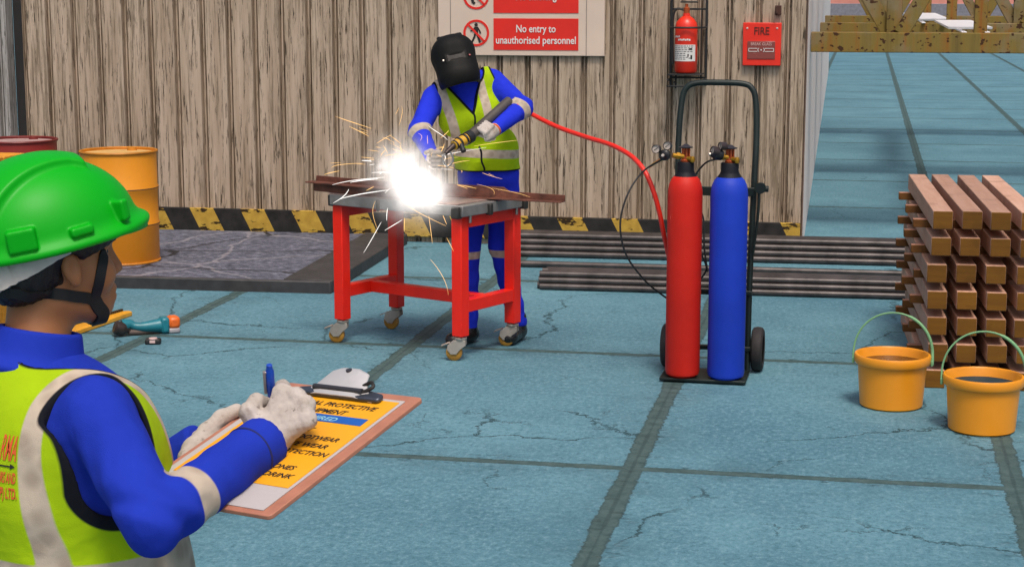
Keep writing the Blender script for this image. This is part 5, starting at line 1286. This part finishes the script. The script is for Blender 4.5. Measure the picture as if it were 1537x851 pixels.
def legs2(P, g):
    d = None
    for h_, k_, a_ in ((hipR, knR, anR), (hipL, knL, anL)):
        e = smin(rc(P, h_, k_, 0.084 + g, 0.058 + g), rc(P, k_, a_, 0.058 + g, 0.044 + g), 0.03); d = e if d is None else smin(d, e, 0.015)
    return d
arms2 = ((Sr, Er, Wr), (Sl, El, Wl))
fR = (L2(660, 497, 9.5) - L2(703, 490, 9.74))[:2]; fR /= np.linalg.norm(fR); fL = np.array([0.2, 0.98])
HTP = [L2(668, 236, 9.20), L2(648, 244, 9.16)]
def headw(P):
    d = smin(ell(P, hd2 + [0, -0.015, 0.02], (0.076, 0.098, 0.115)), ell(P, hd2 + [0, 0.02, -0.05], (0.055, 0.060, 0.065)), 0.03)
    d = smin(d, rc(P, hd2 + [0, 0.08, 0.0], hd2 + [0, 0.092, -0.02], 0.010, 0.012), 0.01)
    return smin(d, rc(P, hd2 + [0, -0.02, -0.04], nb2, 0.050, 0.055), 0.03)
def body2(P):
    d = smin(torso2(P) + 0.018, headw(P), 0.02)
    for S, E, W in arms2:
        u_ = (W - E) / np.linalg.norm(W - E); d = smin(d, arm(P, S, E, W, 0.038, 0.032, 0.024), 0.03); d = smin(d, rc(P, W, W + u_ * 0.04, 0.02, 0.012), 0.02)
    d = smin(d, legs2(P, -0.006), 0.03)
    for a_, f_ in ((anR, fR), (anL, fL)): d = smin(d, rc(P, (a_[0], a_[1], 0.045), (a_[0] + f_[0] * 0.12, a_[1] + f_[1] * 0.12, 0.035), 0.034, 0.026), 0.02)
    return d
sdf_obj('body', body2, (-0.55, -0.30, -0.01), (0.60, 0.72, 1.78), 0.009, SKIN, P2)
ur, ul = (Wr - Er) / np.linalg.norm(Wr - Er), (Wl - El) / np.linalg.norm(Wl - El)
def jacket2(P):
    d = torso2(P) - 0.004
    for (S, E, W), u in zip(arms2, (ur, ul)):
        a = arm(P, S, E, W - u * 0.012, 0.063, 0.054, 0.038, 0.03)
        a = a + 0.003 * np.sin((P @ V3(u)) * 80 + 3 * np.sin(P[:, 2] * 35)) * np.exp(-((np.linalg.norm(P - V3(E), axis=1) - 0.02) / 0.09) ** 2)
        d = smin(d, a, 0.035)
        q = P - V3(W); d = smax(d, np.where(np.linalg.norm(q, axis=1) < 0.09, q @ V3(u) - 0.002, -1.0), 0.003)
    d = smin(d, rc(P, L2(698, 132, 9.53), nb2 + np.array([0, 0.015, 0.05]), 0.090, 0.072), 0.02)
    return smax(d, -(P[:, 2] - 0.86), 0.008)
sdf_obj('jacket', jacket2, (-0.55, -0.30, 0.82), (0.60, 0.72, 1.62), 0.0075, OVERALL, P2, {'tape': amax(bandattr(Er, Wr, 0.12, 0.040, 0.072), bandattr(El, Wl, 0.12, 0.042, 0.072))})
def trousers2(P):
    d = smin(legs2(P, 0.008), rc(P, L2(716, 266, 9.73), L2(750, 264, 9.74), 0.108, 0.108), 0.03)
    d = d + 0.003 * np.sin(P[:, 2] * 60 + 4 * P[:, 0] * 10) * np.clip((0.62 - P[:, 2]) * 3, 0, 1)
    d = smax(d, P[:, 2] - 0.97, 0.008); return smax(d, -(P[:, 2] - 0.085), 0.006)
sdf_obj('trousers', trousers2, (-0.32, -0.30, 0.04), (0.32, 0.42, 1.02), 0.0075, OVERALL, P2, {'tape': lambda P: 0.021 - np.abs(P[:, 2] - 0.50)})
for a_, f_ in ((anR, fR), (anL, fL)): sdf_obj('boot', lambda P: boot_sdf(P, a_, f_), (a_[0] - 0.24, a_[1] - 0.24, -0.01), (a_[0] + 0.24, a_[1] + 0.26, 0.18), 0.0055, BOOT, P2)
# vest: the cut-outs follow the chest, drawn in the plane across the shoulders
ca, cbm = L2(731, 124, 9.55), L2(667, 141, 9.52)
ex = (ca - cbm) / np.linalg.norm(ca - cbm); ez = L2(700, 130, 9.5) - L2(715, 225, 9.64); ez -= ex * (ez @ ex); ez /= np.linalg.norm(ez); ey = np.cross(ez, ex)
vo = L2(708, 166, 9.44)
def uvv(P): q = P - V3(vo); return q @ V3(ex), q @ V3(ey), q @ V3(ez)
frn = -1.0 if (toL2(CAM) - vo) @ ey < 0 else 1.0
def neckv(P):
    a, b, c = uvv(P); w = 0.62 * c + 0.0
    v = np.maximum(np.abs(a - 0.02 * c) - w, -c) * 0.85
    v = np.where(b * frn > -0.13, v, 1.0)
    return np.minimum(v, ell(P, nb2 + [0, -0.03, 0.02], (0.10, 0.10, 0.08)))
ahR, ahL = Sr + ex * (-0.02) , Sl + ex * 0.02
def armh(P):
    d1 = rc(P, ahR - ex * 0.03 + ez * 0.03, ahR - ex * 0.02 - ez * 0.075, 0.080, 0.072); d2 = rc(P, ahL + ex * 0.035 + ez * 0.03, ahL + ex * 0.03 - ez * 0.085, 0.080, 0.072); return np.minimum(d1, d2)
def vest2(P):
    d = smin(torso2(P) - 0.016, rc(P, L2(716, 240, 9.67), L2(745, 237, 9.68), 0.112, 0.112), 0.05)
    d = d + 0.004 * np.sin(P[:, 0] * 40 + P[:, 2] * 22) * np.clip((1.12 - P[:, 2]) * 5, 0, 1)
    d = smax(d, -armh(P), 0.006); d = smax(d, -neckv(P), 0.005)
    return smax(d, -(P[:, 2] - 0.955), 0.006)
def tape2(P):
    a, b, c = uvv(P); a2 = np.abs(a + 0.02); xc = 0.100 + 0.05 * np.clip(c, -0.3, 0.2)
    return np.maximum(np.where(c > -0.20, 0.024 - np.abs(a2 - xc), -1), 0.024 - np.abs(P[:, 2] - 1.058 + 0.05 * a))
def pipe2(P):
    a, b, c = uvv(P); z = np.where((b * frn > 0) & (c < 0.01), 0.0055 - np.abs(a - 0.02 * c + 0.004 * np.sin(c * 60)), -1)
    return np.maximum(np.maximum(0.011 - np.abs(neckv(P)), 0.012 - np.abs(armh(P))), np.maximum(z, 0.006 - np.abs(P[:, 2] - 0.957)))
sdf_obj('safety_vest', vest2, (-0.34, -0.30, 0.90), (0.36, 0.42, 1.62), 0.0055, VEST, P2, {'tape': tape2, 'piping': pipe2})
# welding mask
mz = L2(676, 60, 9.44) - L2(694, 126, 9.36); mz /= np.linalg.norm(mz); mx = ex - mz * (ex @ mz); mx /= np.linalg.norm(mx); my = np.cross(mz, mx)
if my @ (toL2(CAM) - hd2) < 0: my = -my
MR = np.stack([mx, my, mz], 1); mc = L2(684, 95, 9.40)
def mask2(P):
    q = (P - V3(mc)) @ MR.astype(np.float32)
    d = rbox(q, (0, -0.015, -0.016), (0.112, 0.125, 0.160), 0.096)
    d = smin(d, ell(q, (0, -0.02, 0.065), (0.117, 0.132, 0.092)), 0.03)
    d = smax(d, -rc(q, (-0.075, 0.128, -0.012), (0.075, 0.128, -0.012), 0.024, 0.024), 0.006)
    d = smin(d, rbox(q, (0, 0.098, -0.012), (0.062, 0.006, 0.026), 0.004), 0.003)
    d = smax(d, -(q[:, 2] + 0.172 + 0.35 * (q[:, 1] - 0.11)), 0.01)
    d = smax(d, -ell(q, (0, -0.05, -0.075), (0.098, 0.13, 0.17)), 0.004)
    return d
mk = sdf_obj('welding_mask', mask2, hd2 - 0.24, hd2 + 0.24, 0.005, M('charcoal_shell', (0.006, 0.0055, 0.005), 0.65, var=0.25, spec=0.2), P2)
MW = Matrix([[MR[i][0], MR[i][1], MR[i][2], mc[i]] for i in range(3)] + [[0, 0, 0, 1]])
bm = B(); box(bm, (0, 0.1045, -0.012), (0.098, 0.004, 0.038)); bm.transform(MW); obj('lens', bm, M('dark_lens', (0.006, 0.003, 0.003), 0.4, spec=0.15), mk, bevel=0.001)
for s in (-1, 1):
    bm = B(); lathe(bm, [(0, 0), (0.006, 0), (0.004, 0.004), (0, 0.005)], rot=MW @ Matrix.Translation((s * 0.072, 0.100, -0.018)) @ Matrix.Rotation(-PI / 2, 4, 'X'), n=10); obj('rivet', bm, M('pale_screw', (0.75, 0.62, 0.55), 0.3, 0.4) if s < 0 else M('red_rivet', (0.3, 0.02, 0.02), 0.3), mk)
bm = B(); tube(bm, [MW @ Vector(p) for p in ((-0.06, 0.03, 0.146), (-0.05, 0.0, 0.161), (0, -0.02, 0.168), (0.05, 0.0, 0.161), (0.06, 0.03, 0.146))], 0.010, 8, 5); obj('headband', bm, STRAP, mk)
# torch
ta, tb_, tc, td = at(764, 152, 9.40), at(722, 200, 9.225), at(690, 212, 9.12), at(668, 231, 9.05)
def seg(p, q, r, nm, mt, T, r2=None, n=18):
    bm = B(); cyl(bm, p, q, r, n, r2); return obj(nm, bm, mt, T, inworld=True, bevel=0.002)
TT = thing('cutting_torch', 'grey and yellow cutting torch held across the welder\'s chest', 'torch', tuple(tb_))
th_ = at(703, 207, 9.16)
seg(ta, th_, 0.027, 'handle', M('torch_grey', (0.10, 0.085, 0.075), 0.45, 0.4, dirt=0.4), TT)
seg(at(707, 204.5, 9.175), at(700, 208.5, 9.148), 0.034, 'collar', BLK(), TT)
seg(at(700, 208.6, 9.147), at(681, 219, 9.09), 0.030, 'body', M('torch_yellow', (0.55, 0.30, 0.02), 0.45, dirt=0.8, scale=20), TT, 0.024)
bm = B()
for p, r in ((at(697, 210, 9.138), 0.034), (at(689, 214.5, 9.114), 0.031), (at(683, 218, 9.096), 0.027)):
    p = Vector(p); d_ = Vector(td - th_).normalized(); cyl(bm, p - d_ * 0.005, p + d_ * 0.005, r, 14)
obj('ring', bm, BLK(), TT, inworld=True)
seg(at(681, 219, 9.09), td, 0.016, 'nozzle', M('dark_chuck', (0.07, 0.05, 0.045), 0.35, 0.6), TT, 0.010)
seg(at(692, 217, 9.10), at(696, 228, 9.08), 0.014, 'valve_knob', BLK(), TT)
bm = B(); p = [at(672, 226, 9.06), at(664, 238, 9.04), at(672, 250, 9.04), at(680, 240, 9.05), at(676, 228, 9.05)]; tube(bm, [Vector(q) for q in p], 0.005, 8, 5); obj('trigger_guard', bm, STEEL(), TT, inworld=True)
# gloves
kd = th_ - ta; kd /= np.linalg.norm(kd); kL = toL2(tb_ + 0) ; aL = (toL2(th_) - toL2(ta)); aL /= np.linalg.norm(aL)
tow = toL2(CAM) - kL; tow -= aL * (tow @ aL); tow /= np.linalg.norm(tow); sd = np.cross(aL, tow)
if sd @ np.array([0, 0, 1.0]) < 0: sd = -sd
def wrapf(c, ang, r): return c + (tow * math.cos(ang) + sd * math.sin(ang)) * r
hc2 = toL2(at(727, 199, 9.235))
def glove2l(P):
    palm = wrapf(hc2, -1.0, 0.036) - aL * 0.005
    d = rc(P, Wl - ul * 0.02, Wl + ul * 0.01, 0.034, 0.030); d = smin(d, rc(P, Wl, palm, 0.029, 0.028), 0.02)
    for i in range(4):
        c = hc2 + aL * (0.022 * i - 0.030); fg = [wrapf(c, a, r) for a, r in ((-1.0, 0.040), (-0.1, 0.043), (0.9, 0.041), (1.9, 0.040))]
        d = smin(d, rc(P, palm, fg[0], 0.024, 0.0145), 0.012); d = smin(d, chain(P, fg, (0.0145, 0.0135, 0.0125, 0.011), 0.006), 0.005)
    c = hc2 - aL * 0.02; fg = [palm, wrapf(c - aL * 0.03, -2.0, 0.038), wrapf(c - aL * 0.0, -2.9, 0.042), wrapf(c + aL * 0.025, -3.5, 0.041)]
    return smin(d, chain(P, fg, (0.02, 0.015, 0.0135, 0.012), 0.008), 0.008)
sdf_obj('glove', glove2l, hc2 - 0.14, hc2 + 0.14, 0.0045, GLOVE, P2, {'trim': lambda P: 0.006 - np.abs((P - V3(Wl)) @ V3(ul) - 0.008)})
hc3 = toL2(at(660, 239, 9.07)); aN = toL2(td) - toL2(at(681, 219, 9.09)); aN /= np.linalg.norm(aN)
def glove2r(P):
    palm = Wr + (hc3 - Wr) * 0.62
    d = rc(P, Wr - ur * 0.02, Wr + ur * 0.01, 0.034, 0.029); d = smin(d, rc(P, Wr, palm, 0.029, 0.030), 0.02)
    for i in range(4):
        c = palm + np.array([0.0, 0, -0.036 + 0.022 * i]); e1 = c + (hc3 - Wr) * 0.24; e2 = e1 + np.array([0.030, 0.012, 0]); e3 = e2 + np.array([0.012, -0.022, 0.0])
        d = smin(d, chain(P, [c, e1, e2, e3], (0.016, 0.0145, 0.0135, 0.012), 0.006), 0.006)
    return smin(d, chain(P, [palm, palm + np.array([0.03, 0.0, 0.035]), palm + np.array([0.055, 0.015, 0.03])], (0.018, 0.015, 0.012), 0.008), 0.01)
sdf_obj('glove', glove2r, hc3 - 0.20, hc3 + 0.20, 0.005, GLOVE, P2, {'trim': lambda P: np.full(len(P), -1.0)})

# ------------------------------------------------------------------ the arc: flash, smoke and sparks
def mat_emit(name, col, st):
    b = NB(name); e = b.N.new('ShaderNodeEmission'); e.inputs[0].default_value = col + (1,); e.inputs[1].default_value = st
    b.L.new(e.outputs[0], b.out.inputs[0]); return b.m
AC = at(624, 268, 9.18)
def mat_flash():
    b = NB('arc_flash_smoke')
    ob = b.tc
    n = b.noise(ob, scale=3.6, detail=6, rough=0.66, col=True)
    off = b.vscale(b.vadd(n, b.comb(-0.5, -0.5, -0.5)), 0.62)
    v = b.vadd(ob, off)
    r = None
    for c, k in (((-0.20, 0.0, 0.13), 0.40), ((0.20, 0.0, -0.20), 0.36), ((-0.03, 0.0, -0.10), 0.46), ((-0.44, 0.0, 0.22), 0.17)):
        ln = b.N.new('ShaderNodeVectorMath'); ln.operation = 'LENGTH'; b.L.new(b.vadd(v, b.comb(-c[0], -c[1], -c[2])), ln.inputs[0])
        q = b.math('DIVIDE', ln.outputs['Value'], k); r = q if r is None else b.math('MINIMUM', r, q)
    edge = b.N.new('ShaderNodeVectorMath'); edge.operation = 'LENGTH'; b.L.new(ob, edge.inputs[0]); fade = b.step(edge.outputs['Value'], 1.0, 0.75)
    core = b.math('MULTIPLY', b.math('POWER', b.step(r, 1.5, 0.1), 3.0), fade)
    halo = b.math('MULTIPLY', b.math('POWER', b.step(r, 2.0, 0.5), 2.0), fade)
    dens = b.math('ADD', b.math('MULTIPLY', core, 14.0), b.math('MULTIPLY', halo, 1.0))
    p = b.N.new('ShaderNodeVolumePrincipled'); p.inputs['Color'].default_value = (0.9, 0.9, 0.92, 1)
    b.L.new(dens, p.inputs['Density']); b.L.new(b.math('ADD', b.math('MULTIPLY', core, 8.5), b.math('MULTIPLY', halo, 0.7)), p.inputs['Emission Strength'])
    p.inputs['Emission Color'].default_value = (1.0, 0.94, 0.88, 1)
    b.L.new(p.outputs[0], b.out.inputs['Volume']); return b.m
bm = B(); bmesh.ops.create_icosphere(bm, subdivisions=4, radius=1.0)
fl = obj('arc_flash', bm, mat_flash()); fl.location = AC; fl.scale = (0.37, 0.37, 0.37); fl.rotation_euler = (0, 0, YAW)
tag(fl, 'dazzling white flash and smoke of the cutting arc over the table', 'flash', kind='stuff')
bm = B(); bmesh.ops.create_icosphere(bm, subdivisions=2, radius=0.02)
ac = obj('arc_core', bm, mat_emit('arc_white', (1.0, 0.95, 0.9), 150.0)); ac.location = at(630, 283, 9.14); tag(ac, 'tiny blinding arc point inside the white flash', 'arc')
rs = random.Random(11)
def spark_tubes(bm, n, r0, ang, reach, start=(0.05, 0.2)):
    """streaks flung from the arc: ang is the range of directions in the plane facing the room (degrees, 0 = to the right)"""
    for _ in range(n):
        a = math.radians(rs.uniform(*ang)); d = Vector(rtv) * math.cos(a) + Vector((0, 0, 1)) * math.sin(a) + Vector((fwv[0], fwv[1], 0)) * rs.uniform(-0.5, 0.5)
        v = d.normalized() * rs.uniform(*reach); t0 = rs.uniform(*start); dt = rs.uniform(0.08, 0.36); cv = rs.uniform(-0.16, 0.16)
        p0 = Vector(AC) + Vector((rs.uniform(-.06, .06), rs.uniform(-.05, .05), rs.uniform(-.05, .02))); P = []
        for k in range(9):
            t_ = t0 + dt * k / 8; P.append(p0 + v * t_ + Vector((0, 0, -0.16 * t_ * t_)) + Vector(rtv) * cv * math.sin(5 * t_))
        if min(p.z for p in P) < 0.05: continue
        rr_ = r0 * rs.uniform(0.5, 1.3); tube(bm, P, lambda q: rr_ * (0.25 + 0.75 * math.sin(PI * min(1, 0.1 + q * 0.85))), 5)
bm = B(); spark_tubes(bm, 22, 0.0011, (95, 165), (0.32, 0.6), (0.4, 0.85)); spark_tubes(bm, 7, 0.0011, (-130, -50), (0.3, 0.5), (0.3, 0.7)); spark_tubes(bm, 16, 0.0012, (0, 60), (0.3, 0.6), (0.35, 0.8)); spark_tubes(bm, 12, 0.0011, (60, 130), (0.25, 0.5), (0.4, 0.8))
tag(obj('sparks', bm, mat_emit('spark_orange', (1.0, 0.58, 0.2), 1.5)), 'orange sparks spraying from the white arc over the table', 'sparks', kind='stuff')
bm = B(); spark_tubes(bm, 10, 0.0020, (140, 190), (0.3, 0.5), (0.4, 0.7)); spark_tubes(bm, 3, 0.0020, (190, 225), (0.3, 0.45), (0.35, 0.6)); spark_tubes(bm, 6, 0.0015, (15, 80), (0.3, 0.5), (0.3, 0.6))
tag(obj('hot_sparks', bm, mat_emit('spark_white', (1.0, 0.95, 0.9), 1.3)), 'pale white streaks of hot metal flung from the arc', 'sparks', kind='stuff')

# ================================================================== LIGHT
wd = bpy.data.worlds.new('World'); SC.world = wd; wd.use_nodes = True
t = wd.node_tree; t.nodes.clear()
sky = t.nodes.new('ShaderNodeTexSky'); sky.sky_type = 'NISHITA'; sky.sun_disc = False
SUN_EL, SUN_AZ = math.radians(62), math.radians(160)          # azimuth clockwise from +Y: behind the camera, to its left
sky.sun_elevation = SUN_EL; sky.sun_rotation = SUN_AZ; sky.air_density = 1.0; sky.dust_density = 6.0; sky.ozone_density = 0.6
bg = t.nodes.new('ShaderNodeBackground'); bg.inputs[1].default_value = 0.10; wo = t.nodes.new('ShaderNodeOutputWorld')
t.links.new(sky.outputs[0], bg.inputs[0]); t.links.new(bg.outputs[0], wo.inputs[0])
sl = bpy.data.lights.new('sun', 'SUN'); sl.energy = 1.5; sl.angle = math.radians(12); sl.color = (1.0, 0.94, 0.86)
so = bpy.data.objects.new('sun', sl); COL.objects.link(so)
dv = Vector((math.sin(SUN_AZ) * math.cos(SUN_EL), math.cos(SUN_AZ) * math.cos(SUN_EL), math.sin(SUN_EL)))
so.rotation_euler = (-dv).to_track_quat('-Z', 'Y').to_euler(); so.location = (0, 0, 10)
vs = SC.view_settings; SC.display_settings.display_device = 'sRGB'; vs.view_transform = 'Standard'; vs.look = 'None'; vs.gamma = 1.0; vs.exposure = 0.38; vs.use_curve_mapping = False
try: SC.cycles.use_denoising = True
except Exception: pass
SC.cycles.volume_step_rate = 1.0; SC.cycles.max_bounces = 8
